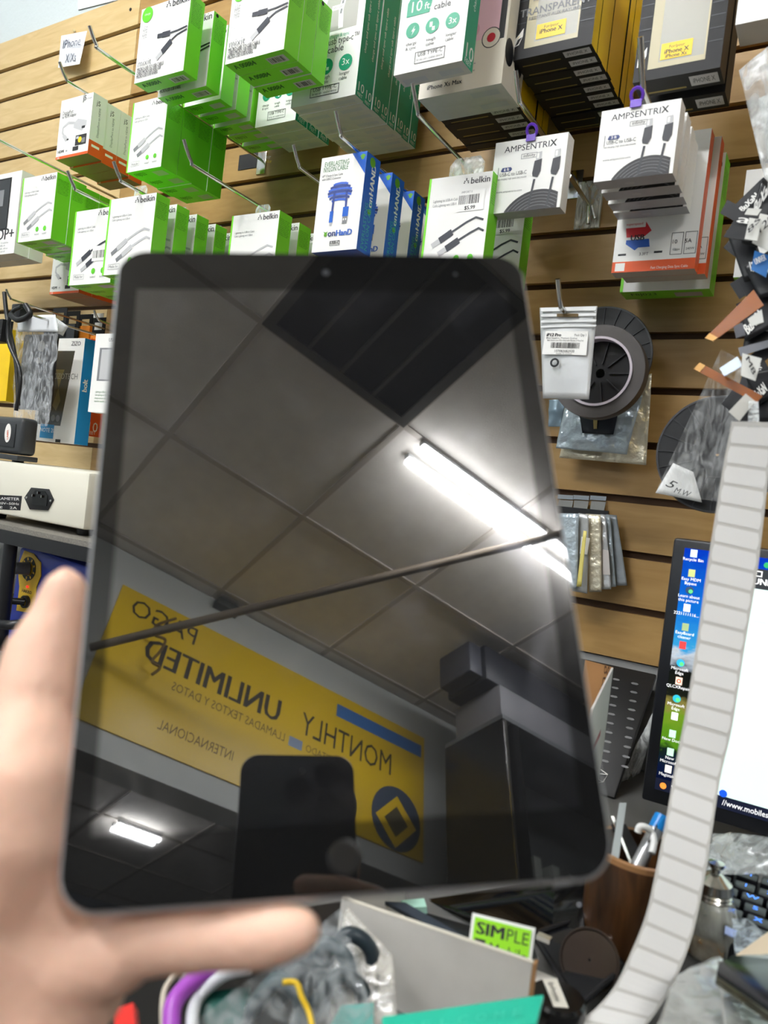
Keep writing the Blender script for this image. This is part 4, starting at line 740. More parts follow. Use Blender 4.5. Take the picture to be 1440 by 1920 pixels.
for i, (x, y, s, c_) in enumerate(icons):
    u, v = S(x+5, y); m_ = es(f'icon{i}', c_, .9)
    if i in (6, 8, 2): P.disc('f', u, v, .0042, m_, 18); P.disc('f', u+.0012, v-.001, .0022, es('edge_green', (90, 210, 120), .9), 12)
    else: P.rect('f', u-.0034, v-.004, u+.0034, v+.0042, m_)
    if i == 7: P.disc('f', u, v, .0024, es('qred', (200, 70, 40), .9), 14); P.disc('f', u, v, .0013, m_, 10)
    for k, ln in enumerate(s.split('\n') if s else []): P.text('f', ln, u, v-.0082-.0044*k, .0046, st, al='C')
for y, s in ((1050, 'iTunes'), (1090, 'JCID'), (1140, 'A'), (1165, '2.txt'), (1180, 'G')): u, v = S(1345-(y-1050)*.1, y); P.text('f', s, u-.004, v, .006, st)
u, v = S(1246, 1482); P.disc('f', u-.002, sz0+.006, .0035, es('sun', (240, 150, 60), .9), 10); P.text('f', '91°F', u+.006, sz0+.006, .005, st)
u, v = S(1423, 1096); P.text('f', 'UNLOCK', u-.006, v, .009, st, bold=.02); P.disc('f', *S(1438, 1060), .003, es('g', (40, 160, 90), .9), 10); P.ring('f', u-.004, v+.008, u+.002, v+.014, .001, st)
u, v = S(1352, 1488); P.disc('f', u+.002, sz0+.016, .004, es('dot', (20, 80, 200), .9), 14); P.text('f', '//www.mobilesentrix.com/lcd-assembly', u+.002, sz0+.004, .0085, st, fit=.115)
u, v = S(1400, 1160); P.rect('f', wx0, v-.001, xr-.012, v, es('rule', (200, 226, 220), .9))
for o in P.done(): local(o, mon)
local(box('stand_neck', x0+.23, x0+.31, MY+.05, MY+.075, DESK+.011, zb+.12, bz), mon); local(box('stand_foot', x0+.16, x0+.38, MY-.02, MY+.13, DESK, DESK+.011, bz, bevel=.003), mon)
# ================================================================ left: shelf, instruments, hanging goods
YS = -.3; sh = empty('instrument_shelf', (-1.2, YS+.1, DESK)); tag(sh, 'black framed shelf with grey top at the left edge', 'shelf')
zs = at(100, 997, YS).z; xl = -1.75; xr_ = at(172, 1000, YS).x+.06
local(box('shelf_board', xl, xr_, YS-.03, YS+.24, zs-.012, zs, mat('shelf_grey', (120, 116, 108), .6, noise=.25, scale=300)), sh)
local(box('front_rail', xl, xr_, YS-.034, YS-.031, zs-.03, zs-.008, DARKP), sh); local(box('back_rail', xl, xr_, YS+.22, YS+.239, zs-.03, zs-.0125, DARKP), sh)
for x, y in ((at(14, 1080, YS-.02).x, YS-.02), (xr_-.015, YS+.2), (xl+.01, YS-.02), (xl+.01, YS+.2)): local(tube('post', [(x, y, DESK), (x, y, zs-.0125)], .011, DARKP, n=14), sh)
a, b = at(0, 875, YS), at(167, 890, YS); zb_ = at(165, 984, YS).z
psu = empty('power_supply', (b.x-.12, YS+.1, zs)); tag(psu, 'cream metal instrument case with black power inlet on the shelf', 'instrument'); cr = mat('cream_metal', (226, 222, 205), .4)
local(box('case', b.x-.32, b.x, YS, YS+.18, zs+.012, b.z+.004, cr, bevel=.006), psu)
for x in (b.x-.035, b.x-.28):
    for y in (YS+.03, YS+.15): local(lathe('rubber_foot', [(.012, 0), (.014, .012)], (x, y, zs), (0, 0, 1), DARKP, n=16), psu)
local(slab('label_plate', [at(-60, 925, YS-.0004), at(41, 930, YS-.0004), at(38, 957, YS-.0004), at(-62, 952, YS-.0004)], .0004, BLACK), psu)
P = Print(None, pxface([at(-62, 952, YS-.0006), at(38, 957, YS-.0006), at(-60, 925, YS-.0006)])); P.text('f', 'PARAMETER', .97, .64, .26, WHITE, al='R', fit=.5); P.text('f', 'AC 220V~50Hz', .97, .34, .22, WHITE, al='R', fit=.55); P.text('f', 'FUSE    2A', .94, .07, .22, WHITE, al='R', fit=.5)
for o in P.done(): local(o, psu)
inl = local(prism('power_inlet', [at(x, y, YS-.003) for x, y in ((45, 933), (58, 914), (90, 917), (99, 937), (88, 957), (55, 955))], (0, .003, 0), DARKP, bevel=.0006), psu)
local(prism('socket', [at(x, y, YS-.0042) for x, y in ((60, 930), (66, 919), (84, 921), (89, 930), (87, 949), (60, 946))], (0, .001, 0), BLKGLOSS), psu)
for x, y in ((50, 933), (95, 939)): local(lathe('screw', [(.0022, 0), (.0018, -.001), (0, -.001)], at(x, y, YS-.0032), (0, 1, 0), CHROME, n=12), psu)
for x, y in ((62, 929), (79, 931), (72, 924)): local(box('pin', *(lambda q: (q.x-.0008, q.x+.0008, YS-.007, YS-.004, q.z-.002, q.z+.002))(at(x, y, YS-.005)), CHROME), psu)
a, b = at(43, 783, YS+.012), at(38, 858, YS+.012)
scn = empty('barcode_scanner', (a.x-.03, YS+.03, b.z)); tag(scn, 'dark grey scanner head with white oval badge on the instrument case', 'scanner'); sg = mat('scanner_grey', (56, 58, 60), .3)
zc_ = at(100, 890, YS).z+.006
local(box('head', a.x-.17, a.x, YS+.012, YS+.045, b.z+.004, a.z, sg, bevel=.008, seg=3), scn); local(box('lower_lip', a.x-.172, a.x+.002, YS+.008, YS+.048, b.z-.006, b.z+.003, sg, bevel=.002), scn)
local(tube('neck', [(a.x-.03, YS+.03, zc_), (a.x-.03, YS+.03, b.z-.006)], .01, sg, n=14), scn)
local(box('face_panel', a.x-.16, a.x-.016, YS+.010, YS+.0125, b.z+.016, a.z-.012, mat('scanner_panel', (46, 48, 50), .35), bevel=.0008), scn)
cq = at(15, 812, YS+.0095); o = local(lathe('badge', [(.0145, 0), (.0145, -.0006), (0, -.0006)], (0, 0, 0), (0, 1, 0), mat('badge_white', (236, 232, 226), .4), n=28), scn)
o.matrix_parent_inverse = Matrix.Identity(4); o.location = cq-Vector(scn.location); o.scale = (.62, 1, 1.15)
P = Print(None, {'f': lambda u, v, e: (cq.x+u, cq.y-.0007-e, cq.z+v)}); P.text('f', 'LABEL', .004, -.011, .0065, ORANGE, rot=math.pi/2+.15, bold=.02)
for o in P.done(): local(o, scn)
# blue soldering station
q0, q1 = at(28, 1032, -.27), at(165, 1160, -.27); sol = empty('soldering_station', (q1.x-.1, -.2, DESK)); tag(sol, 'blue soldering station with yellow dial panel under the shelf', 'station'); sbm = mat('station_blue', (44, 62, 160), .3); sym = mat('station_yellow', (226, 184, 50), .4)
pl = [(q0.x, DESK), (q1.x+.05, DESK), (q1.x+.05, q0.z-.01), (q1.x+.01, q0.z+.0), (q0.x+.05, q0.z+.012), (q0.x+.012, q0.z+.008)]
local(prism('housing', [(x, -.27, z) for x, z in pl], (0, .12, 0), sbm, bevel=.006), sol)
pan = [(45, 1032), (62, 1038), (76, 1055), (76, 1080), (68, 1100), (62, 1150), (30, 1145), (36, 1100), (34, 1080), (34, 1060)]
local(prism('dial_panel', [at(x, y, -.272) for x, y in pan], (0, .002, 0), sym, bevel=.0006), sol)
dc = at(54, 1066, -.272); local(lathe('dial_scale', [(.013, -.0005), (.0205, -.0005), (.0205, -.001), (.013, -.001)], dc, (0, 1, 0), INK, n=30), sol)
for k in range(8):
    an = k*.7-.9; d = Vector((math.sin(an), 0, math.cos(an))); s = Vector((d.z, 0, -d.x))*.0016; pp = dc+Vector((0, -.0012, 0)); local(prism('scale_mark', [pp+d*.0145-s, pp+d*.019-s, pp+d*.019+s, pp+d*.0145+s], (0, .0004, 0), sym), sol)
local(lathe('dial_knob', [(0, -.03), (.009, -.03), (.0105, -.027), (.0105, -.012), (.012, -.002), (.012, 0)], dc, (.35, 1, .0), mat('knob_grey', (92, 92, 94), .4), n=24), sol)
lc = at(51, 1100, -.2735); local(lathe('indicator_light', [(0, -.001), (.002, -.001), (.002, 0)], lc, (0, 1, 0), mat('red_led', (255, 40, 40), .4, emit=1.5), n=12), sol)
P = Print(None, {'f': lambda u, v, e: (u, -.2722-e, v)}); q = at(50, 1112, -.272); P.text('f', 'HAKKO', q.x, q.z, .008, INK, al='C', bold=.03); P.disc('f', at(51, 1088, -.272).x, at(51, 1088, -.272).z, .002, INK, 8)
for o in P.done(): local(o, sol)
jc = at(50, 1128, -.272); local(lathe('jack', [(.011, 0), (.011, -.006), (.007, -.006)], jc, (0, 1, 0), DARKP, n=20), sol); local(tube('plug_lead', smoothline([jc+Vector((0, -.004, 0)), jc+Vector((-.02, -.03, 0)), jc+Vector((-.06, -.06, -.004)), jc+Vector((-.12, -.08, -.03))], 5), .006, DARKP, n=10), sol)
t = tube('black_lead', smoothline([(at(60, 1165, -.33)), at(20, 1172, -.36), at(-30, 1165, -.36)], 5), .008, DARKP); tag(t, 'black lead lying below the soldering station', 'lead')
# goods hanging behind the instruments
def d_blue(P, w, h, t, i):
    f = 'front'; dkg = mat('protector_dark', (58, 60, 58), .2); P.poly(f, [(-w*.44, -h*.34), (w*.14, -h*.34), (w*.30, h*.38), (-w*.30, h*.38)], dkg); P.poly(f, [(w*.0, -h*.2), (w*.08, -h*.1), (w*.0, h*.02), (w*.1, h*.2), (-w*.1, h*.2), (-w*.0, h*.02), (-w*.1, -h*.15)], mat('protector_olive', (92, 84, 50), .3))
    P.text(f, 'ZIZOTECH', -w*.16, h*.11, w*.12, mat('protector_text', (120, 122, 118), .4)); P.text(f, 'ZIZO', w*.2, h*.43, w*.09, INK, bold=.02)
    P.rect(f, -w*.33, -h*.47, w*.0, -h*.335, mat('tag_blue', (40, 140, 196), .4)); P.text(f, 'NOTE 20', -w*.16, -h*.41, w*.09, WHITE, al='C'); P.rect(f, w*.06, -h*.5, w*.18, -h*.47, INK); P.disc(f, -w*.05, -h*.27, w*.05, GREY, 12); P.disc(f, w*.06, -h*.27, w*.05, GREY, 12)
    P.text('right', 'bolt', 0, 0, t*.5, WHITE, rot=math.pi/2, bold=.03)
stack('screen_protector_carton', (78, 636), (160, 633), (63, 825), .17, .03, 1, [WHITE, mat('cyan_card', (24, 140, 206), .4)], [0, 0, 0, 1, 0, 0], d_blue, 'white carton with cyan side and dark phone window', 'left of the tablet edge')
stack('orange_carton', (160, 636), (172, 634), (150, 815), .12, .045, 1, [ORANGE], [0]*6, lambda P, w, h, t, i: (P.text('right', '10', 0, -h*.45, t*.6, WHITE, al='C'), P.text('right', 'FEET', 0, -h*.48, t*.2, WHITE, al='C')), 'orange cable carton marked 10', 'between the cyan-sided carton and the tablet')
def d_wc(P, w, h, t, i): P.rect('front', -w*.3, -h*.1, w*.42, h*.32, GREY); P.rect('front', -w*.22, -h*.08, w*.3, h*.3, LGREY); tiny(P, 'front', -w*.3, -h*.25, w*.5, 4, h*.04, DGREEN); P.text('front', 'USB', w*.0, h*.4, w*.12, INK, bold=.02)
stack('cable_carton', (180, 627), (232, 624), (165, 772), .23, .02, 1, [WHITE], [0]*6, d_wc, 'white picture carton cut by the tablet edge', 'at left')
for i, (x, y) in enumerate(((150, 622), (178, 640))):
    a = at(x, y, -.1-.01*i); o = box('orange_card', a.x-.015, a.x+.03, a.y, a.y+.006, a.z-.04, a.z+.012, mat('amber_card', (236, 140, 40), .5)); tag(o, ('amber header card above the cyan-sided carton', 'amber header card nearest the tablet edge')[i], 'card')
for i in range(4):
    Y = -.13+.025*i; a = at(112+24*i, 590+6*i, Y); w_ = .045; t = empty('card_hanger', (a.x, Y, a.z)); tag(t, f'black slotted hanger tab, {ORD[i] if i else "first"} from left behind the clear bag', 'hanger', 'black slotted hanger tabs')
    local(box('tab', a.x-w_/2, a.x+w_/2, Y, Y+.0015, a.z-.045, a.z-.012, BLACK), t)
    for s in (-1, 1): local(box('tab_side', a.x+s*w_*.4-.005, a.x+s*w_*.4+.005, Y, Y+.0015, a.z-.0119, a.z+.004, BLACK), t)
    local(box('tab_top', a.x-w_/2, a.x+w_/2, Y, Y+.0015, a.z+.0041, a.z+.014, BLACK), t)
    if i == 0: local(box('header', a.x-.05, a.x+.05, Y+.002, Y+.004, a.z-.1, a.z-.02, mat('header_dark', (40, 44, 50), .5)), t)
# crumpled clear bag with a dark case
g = empty('bagged_case', at(75, 800, -.24)); tag(g, 'dark phone case in a crumpled clear bag hanging at left', 'bag')
local(box('dark_case', at(42, 700, -.225).x, at(104, 700, -.225).x, -.232, -.222, at(70, 770, -.225).z, at(70, 628, -.225).z, mat('case_charcoal', (44, 44, 46), .35), bevel=.006), g)
for x, y, r_ in ((78, 649, .010), (72, 676, .006)): local(lathe('hole', [(r_, 0), (r_, -.001), (0, -.001)], at(x, y, -.2325), (0, 1, 0), mat('case_hole', (150, 148, 144), .4), n=18), g)
local(sheet('film', [at(32, 612, -.245), at(113, 604, -.245), at(88, 800, -.245), at(24, 792, -.245)], .005, film('crinkle', (235, 238, 240), .16, .05, .6, 60), nx=22, ny=40, seed=4), g)
local(sheet('header_film', [at(32, 592, -.25), at(104, 590, -.25), at(108, 622, -.25), at(33, 622, -.25)], .0015, mat('header_white', (226, 228, 230), .3), nx=10, ny=6, seed=6), g)
local(sheet('folded_corner', [at(100, 592, -.248), at(128, 612, -.23), at(118, 630, -.23), at(104, 622, -.248)], .0006, mat('header_white', (226, 228, 230), .3), nx=4, ny=4), g)
hook(62, 592, .28, 'thin chrome hook through the crumpled clear bag', tip=.022, r=.002); hook(22, 562, .26, 'black-tipped hook at the far left above the coiled leads', tip=.02, r=.002); hook(186, 602, .2, 'short chrome hook beside the tablet edge with paper slip', tip=.02, r=.0022)
a = at(182, 598, -.03); o = box('paper_slip', a.x-.02, a.x+.02, -.03, -.029, a.z-.05, a.z+.012, WHITE); tag(o, 'white paper slip on the short hook beside the tablet edge', 'slip')
for i, (pts, m, r_, lab) in enumerate(((((8, 548), (14, 600), (30, 680), (34, 760)), DARKP, .0038, 'black lead hanging at the left edge'), (((40, 575), (20, 590), (16, 640), (38, 700), (30, 770)), DARKP, .0035, 'black coiled lead beside the clear bag'), (((48, 572), (56, 590), (34, 600), (20, 590)), DARKP, .005, 'thick black lead bunched on a hook'))):
    o = tube('lead', smoothline([at(x, y, -.29-.01*i) for x, y in pts], 6), r_, m); tag(o, lab, 'lead')
a = at(38, 588, -.265); o = box('black_clip', a.x-.014, a.x+.014, -.275, -.255, a.z-.012, a.z+.016, DARKP, bevel=.003); tag(o, 'black plastic clip on the hook above the clear bag', 'clip')
for i, (x0_, x1_, ya, yb_) in enumerate(((-14, 16, 620, 752), (20, 33, 640, 750))):
    Y = -.24+.04*i; o = slab('yellow_carton', [at(x0_+8, ya, Y), at(x1_+8, ya-2, Y), at(x1_-5, yb_, Y), at(x0_-5, yb_, Y)], .02, YELLOW); tag(o, ('yellow carton edge cut by the left side of the picture', 'slim yellow carton edge behind the black leads')[i], 'carton')
o = slab('black_carton', [at(-20, 600, -.3), at(6, 598, -.3), at(0, 640, -.3), at(-26, 640, -.3)], .02, BLACK); tag(o, 'black carton corner cut by the left side above the yellow one', 'carton')
# ================================================================ on the counter
# black perforated board leaning on the wall, carton, clear sheet
A, B = at(1060, 1220, -.012), at(1231, 1264, -.012); C_, D_ = pz(1152, 1496, DESK+.003), pz(985, 1440, DESK+.003)
A = Vector((B.x-.2, B.y, B.z)); D_ = Vector((C_.x-.2, C_.y, C_.z))
pb = empty('perforated_board', C_); tag(pb, 'black perforated board leaning against the wall beside the monitor', 'board')
local(slab('board', [A, B, C_, D_], .008, mat('board_black', (18, 18, 19), .4), bevel=.002), pb)
nb = (B-A).cross(D_-A).normalized(); nb = nb if nb.dot(CP-A) > 0 else -nb
dash = mat('dash_grey', (96, 96, 96), .4)
for i in range(10):
    for j in range(3):
        o_ = B.lerp(C_, .12+i*.072)+(A-B)*(.18+j*.2-.02*i)*.62; X = (A-B).normalized(); Yv = (C_-B).normalized()
        local(prism('slot', [o_+nb*.0004+X*a+Yv*b for a, b in ((-.005, 0), (-.003, .0015), (.003, .0015), (.005, 0), (.003, -.0015), (-.003, -.0015))], -nb*.0003, dash), pb)
wp = [A.lerp(B, .78).lerp(D_.lerp(C_, .78), v)+(A-B)*u+nb*.0012 for u, v in ((.0, .80), (-.14, .86), (-.13, .92), (.0, .98), (.1, .92), (.1, .84))]; wc_ = sum(wp, Vector())/6
for k in range(6): local(tube('web_line', [wc_, wp[k], wp[(k+1) % 6]], .0006, WHITE, n=5), pb)
o = sheet('clear_sheet', [at(1226, 1330, -.06), at(1228, 1355, -.08), pz(1200, 1450, DESK+.012), pz(1160, 1468, DESK+.004)], .002, PALEFILM, seed=8); tag(o, 'crumpled clear sheet between the perforated board and the monitor', 'sheet')
# open small white carton beside the tablet edge
t0, t1, t2 = pd(1098, 1238, .80), pd(1150, 1252, .80), pd(1112, 1330, .68); cb_ = empty('open_carton', t1); tag(cb_, 'small open white carton with brown inside at the tablet edge', 'carton')
dn = Vector((0, 0, DESK+.001-min(t1.z, t2.z))); bw = mat('carton_white', (196, 192, 186), .6); X = (t1-t0)
local(slab('back_wall', [t0, t1, t1+dn, t0+dn], .002, CARD), cb_); P = Print(None, pxface([t0+dn*.6, t1+dn*.6, t0])); P.text('f', 'or using', .75, .1, .28, mat('print_brown', (90, 60, 36), .6), rot=1.5); P.text('f', 'tear', .95, .5, .25, mat('print_brown', (90, 60, 36), .6), rot=1.5)
for o in P.done(): local(o, cb_)
local(slab('side_wall', [t1, t2, t2+dn, t1+dn], .002, bw), cb_); local(slab('red_line', [t1.lerp(t2, .35)+dn*.3-ray(1130, 1290)*.001, t1.lerp(t2, .95)+dn*.3-ray(1130, 1290)*.001, t1.lerp(t2, .95)+dn*.35-ray(1130, 1290)*.001, t1.lerp(t2, .35)+dn*.34-ray(1130, 1290)*.001], .0003, mat('print_red', (150, 30, 40), .5)), cb_)
# wooden pen holder
hh_ = .082; pc = pz(1200, 1592, DESK+hh_); pc.z = DESK; ph = empty('pen_holder', pc); wn = wood('walnut', (40, 24, 12), (88, 56, 28), (10, 10, 1.5), .35); tag(ph, 'round wooden pen holder right of the tablet corner', 'pen holder')
local(lathe('cup', [(.0, .002), (.036, .002), (.0375, .006), (.038, hh_), (.034, hh_), (.033, .01), (0, .01)], pc, (0, 0, 1), wn, n=40), ph)
local(lathe('rim', [(.034, hh_-.003), (.0383, hh_-.003), (.0385, hh_+.001), (.0335, hh_+.001)], pc, (0, 0, 1), mat('rim_light', (150, 110, 72), .4), n=40), ph)
pn = empty('marker_pen', pc); tag(pn, 'silver marker pen with blue cap in the wooden holder', 'pen'); a, b = pz(1213, 1600, Z0-.25), pd(1236, 1536, .60); a = pd(1206, 1604, .60); b = pd(1230, 1556, .61); dr = (b-a).normalized()
local(tube('barrel', [a-dr*.03, b], .0058, mat('pen_silver', (184, 186, 188), .3, .6), n=16), pn); local(tube('cap', [b, b+dr*.012], .0064, mat('cap_blue', (20, 130, 210), .3), n=16), pn)
P = Print(None, pxface([a+dr*.01-ray(1220, 1570)*.0105, a+dr*.03-ray(1220, 1570)*.0105, a+dr*.01-ray(1220, 1570)*.0105+Vector((-.003, 0, .004))])); P.text('f', 'Qili', 0, 0, .8, INK, bold=.02, fit=.8)
for o in P.done(): local(o, pn)
for i, (pts, d1, d2, m, w_, lab) in enumerate((
    (((1160, 1545), (1185, 1595)), .62, .605, DARKP, .006, 'flat black tool leaning in the wooden holder'), (((1148, 1530), (1172, 1590)), .62, .605, mat('tool_steel', (196, 196, 190), .25, .9), .0012, 'thin steel spudger in the wooden holder'), (((1168, 1505), (1160, 1560)), .63, .60, mat('tool_clear', (150, 156, 156), .2), .003, 'pale plastic stick rising behind the wooden holder'))):
    a, b = pd(*pts[0], d1), pd(*pts[1], d2); b = b+(b-a).normalized()*.03; s = R*w_; o = slab('flat_tool', [a-s, a+s, b+s, b-s], .0025, m); tag(o, lab, 'tool')
o = tube('white_cord', smoothline([pd(1196, 1560, .60), pd(1200, 1550, .60), pd(1212, 1552, .60), pd(1222, 1562, .60), pd(1226, 1580, .595), pd(1222, 1600, .59)], 6), .0028, WPLUG, n=10); tag(o, 'loop of white cord in the wooden holder', 'cord')
# keyboard
KZ = DESK+.024; k0 = pz(1402, 1642, KZ+.006); kb = empty('keyboard', (k0.x+.1, k0.y-.07, DESK)); tag(kb, 'black keyboard with blue glowing letters below the monitor', 'keyboard')
local(box('base', k0.x-.045, k0.x+.36, k0.y-.115, k0.y+.022, DESK+.0005, KZ-.004, mat('key_base', (14, 15, 20), .3), bevel=.004), kb)
rows = ['⎋12345678', '`1234567890', 'QWERTYUIO', 'ASDFGHJKL', 'ZXCVBNM,.', '    ']; kc = mat('key_black', (17, 18, 23), .35); kl = mat('key_blue', (70, 140, 255), .4, emit=1.4); key_me = None
for j in range(6):
    for i in range(9):
        x = k0.x-.0195+i*.0195+(.004*j if j > 1 else 0); y = k0.y-j*.0195-(.006 if j else 0)
        if key_me is None: key_me = box('key', -.0085, .0085, -.0085, .0085, -.005, .005, kc, None, bevel=.0018); key_data = key_me.data; bpy.data.objects.remove(key_me); key_me = 1
        o = link(bpy.data.objects.new('key', key_data)); o.location = (x, y, KZ+.002); local(o, kb)
        s = ('Esc' if i == 0 else f'F{i}') if j == 0 else (rows[j][i] if i < len(rows[j]) else '')
        if s.strip():
            P = Print(None, {'f': lambda u, v, e: (x+u, y+v, KZ+.0071+e)}); P.text('f', s, 0, -.002, .0075 if len(s) > 1 else .0095, kl, al='C', bold=.01)
            for q in P.done(): q.parent = o; q.matrix_parent_inverse = Matrix.Translation((-x, -y, -KZ-.002))
# glass bottle with steel dropper lid
gb0 = pz(1322, 1785, DESK); gl = empty('glass_bottle', gb0); tag(gl, 'small glass bottle with steel lid behind the label strip', 'bottle'); glm = film('bottle_glass', (214, 216, 206), .32, .04, .05, 20)
local(lathe('glass', [(0, .001), (.019, .001), (.021, .004), (.0215, .03), (.018, .042), (.0135, .046)], gb0, (0, 0, 1), glm, n=32), gl)
local(lathe('amber_liquid', [(0, .003), (.0185, .003), (.0195, .016), (0, .016)], gb0, (0, 0, 1), mat('flux_tan', (176, 134, 70), .3), n=28), gl)
local(lathe('lid', [(.0145, .044), (.0152, .046), (.0142, .0475), (.0152, .049), (.0142, .0505), (.0152, .052), (.0135, .058), (.006, .064), (.0035, .065), (.0035, .068), (.006, .070), (.0062, .073), (0, .0745)], gb0, (0, 0, 1), mat('lid_steel', (196, 194, 186), .2, 1.), n=32), gl)
# clear containers and bags at right
for i, (pts, m, lab) in enumerate((
    ((pd(1372, 1722, .58), pd(1400, 1722, .57), pd(1450, 1780, .54), pd(1378, 1790, .54)), film('vial', (210, 222, 228), .4, .08, .3), 'clear vial with pale blue tag lying by the keyboard'),
    ((pd(1380, 1790, .535), pd(1450, 1740, .55), pd(1450, 1800, .52), pd(1390, 1815, .52)), mat('beige_card', (206, 190, 164), .6), 'beige card lying under the clear vial'))):
    o = slab('clear_vial' if i == 0 else 'beige_card', pts, .008 if i == 0 else .002, m); tag(o, lab, 'vial' if i == 0 else 'card')
    if i == 0: slab('blue_tag', [pd(1360, 1735, .57), pd(1382, 1745, .565), pd(1378, 1758, .56), pd(1358, 1750, .565)], .001, mat('tag_pale', (170, 190, 236), .5), o)
o = sheet('loose_bag', [pd(1335, 1560, .70), pd(1440, 1570, .66), pd(1450, 1640, .64), pd(1318, 1640, .66)], .004, film('loose_film', (190, 196, 194), .35, .15, .8, 30), seed=12); tag(o, 'loose clear bag under the lower edge of the monitor', 'bag')
o = slab('grey_card', [pd(1335, 1570, .705), pd(1370, 1560, .71), pd(1385, 1620, .66), pd(1345, 1600, .68)], .003, mat('card_warm', (150, 146, 136), .6)); tag(o, 'warm grey card standing behind the glass bottle lid', 'card')
sv = mat('bubble_bag', (190, 192, 190), .22, .45, bump=.7, bscale=70)
o = sheet('silver_bag', [pd(1270, 1830, .50), pd(1350, 1790, .52), pd(1450, 1930, .44), pd(1220, 1940, .44)], .004, sv, seed=14, nx=22, ny=22); tag(o, 'crumpled silver bubble bag in the lower right corner', 'bag')
o = sheet('silver_sleeve', [pd(1345, 1800, .50), pd(1460, 1790, .50), pd(1470, 1960, .42), pd(1360, 1960, .42)], .003, sv, seed=17, nx=18, ny=18); tag(o, 'silver sleeve under the black phone in the lower right corner', 'sleeve')
fp = empty('black_phone', pd(1440, 1880, .43)); tag(fp, 'black phone with steel rim lying in the lower right corner', 'phone')
q = [pd(1348, 1804, .465), pd(1375, 1790, .475), pd(1490, 1800, .46), pd(1500, 1910, .405), pd(1440, 1888, .415), pd(1344, 1822, .455)]
nn = Vector((0, 0, -1)); local(prism('phone_back', q, nn*.0022, mat('phone_black', (24, 25, 30), .18), bevel=.0008), fp); local(prism('steel_rim', [p+nn*.0023 for p in q], nn*.006, mat('rim_steel', (120, 118, 104), .2, .9), bevel=.0012), fp)
# black glossy screen and empty housings
o = slab('spare_screen', [pd(795, 1686, .64), pd(1098, 1640, .62), pd(1094, 1768, .575), pd(880, 1718, .60)], .004, BLKGLOSS, bevel=.001); tag(o, 'black glossy spare screen standing below the tablet', 'screen')
lathe('camera_dot', [(.0022, 0), (.0022, -.0003), (0, -.0003)], pd(1086, 1696, .5755), F, mat('dot_grey', (130, 132, 138), .4), o, 12)
for i, (qs, ds, lab) in enumerate(((((760, 1700), (1000, 1770), (1010, 1800), (760, 1740)), (.60, .555, .54, .58), 'dark phone back lying behind the cardboard tray'), (((1000, 1752), (1088, 1722), (1170, 1812), (1085, 1888)), (.575, .60, .545, .515), 'empty black phone housing with bright rim below the tablet corner'))):
    t = empty('phone_housing', pd(*qs[2], ds[2])); tag(t, lab, 'phone housing'); pts = [pd(x, y, d) for (x, y), d in zip(qs, ds)]
    local(slab('back_plate', pts, .003, mat('housing_dark', (20, 21, 24), .25)), t)
    if i == 1:
        up = -ray(1100, 1800).normalized()*.004
        for k in range(4): local(tube('rim', [pts[k]+up*.5, pts[(k+1) % 4]+up*.5], .0022, mat('housing_rim', (44, 44, 46), .15, .6), n=8), t)
        cc_ = pd(1105, 1800, .543); local(lathe('battery_ring', [(.001, 0), (.019, 0), (.020, .0014), (.021, .0014), (.021, 0)], cc_, -ray(1115, 1795), mat('ring_brown', (48, 40, 36), .25), n=36), t)
        for k in range(7): p = pts[1].lerp(pts[2], .1+k*.12)+up; local(box('rim_clip', p.x-.0015, p.x+.0015, p.y-.0015, p.y+.0015, p.z-.001, p.z+.001, CHROME), t)
        for (x, y) in ((1020, 1760), (1075, 1850)): p = pd(x, y, .55); local(box('steel_bracket', p.x-.005, p.x+.005, p.y-.003, p.y+.003, p.z-.001, p.z+.002, CHROME), t)
rb = pz(1046, 1866, DESK+.022); rb.z = DESK; rt = empty('round_case', rb); tag(rt, 'round black case with handwritten label at the bottom', 'case')
local(lathe('body', [(0, .0), (.017, .0), (.0185, .003), (.0192, .016), (.0188, .02), (.0165, .022), (0, .022)], rb, (0, 0, 1), mat('case_gloss', (14, 14, 15), .15), n=40), rt)
tz = DESK+.0223; l0, l1, l2, l3 = pz(1017, 1836, tz), pz(1044, 1835, tz), pz(1066, 1890, tz), pz(1038, 1888, tz); local(prism('paper_label', [l0, l1, l2, l3], (0, 0, .0003), mat('label_cream', (232, 228, 216), .5)), rt)
P = Print(None, {'f': lambda u, v, e: l0.lerp(l3, u).lerp(l1.lerp(l2, u), v)+Vector((0, 0, .0004+e))}); P.text('f', 'Iphone', .12, .3, .5, INK, fit=.72, shear=.2)
for o in P.done(): local(o, rt)
# cardboard tray, sign, bag, teal strip
A, B = pd(640, 1686, .52), pd(998, 1808, .455); tr_ = empty('cardboard_tray', A); tag(tr_, 'white cardboard tray below the tablet', 'tray'); A0, B0 = Vector((A.x, A.y, DESK)), Vector((B.x, B.y, DESK))
bk = Vector((B.y-A.y, -(B.x-A.x), 0)).normalized(); bk = bk if bk.dot(F) > 0 else -bk
local(slab('front_wall', [A, B, B0, A0], .0035, GCARD), tr_); local(prism('wall_edge', [A+Vector((0, 0, .0002)), B+Vector((0, 0, .0002)), B+bk*.0035+Vector((0, 0, .0002)), A+bk*.0035+Vector((0, 0, .0002))], (0, 0, .0006), mat('edge_pale', (206, 200, 186), .6)), tr_)
X = (B-A).normalized(); local(prism('torn_end', [B+X*.0004, B+X*.0004+bk*.006, B0+X*.0004+bk*.006, B0+X*.0004], X*.0012, CARD), tr_)
local(prism('left_wall', [A+bk*.004, A+bk*.10, A0+bk*.10, A0+bk*.004], X*.003, GCARD), tr_); local(prism('tray_floor', [A0+bk*.004, B0+bk*.004, B0+bk*.1, A0+bk*.1], (0, 0, .002), GCARD), tr_)
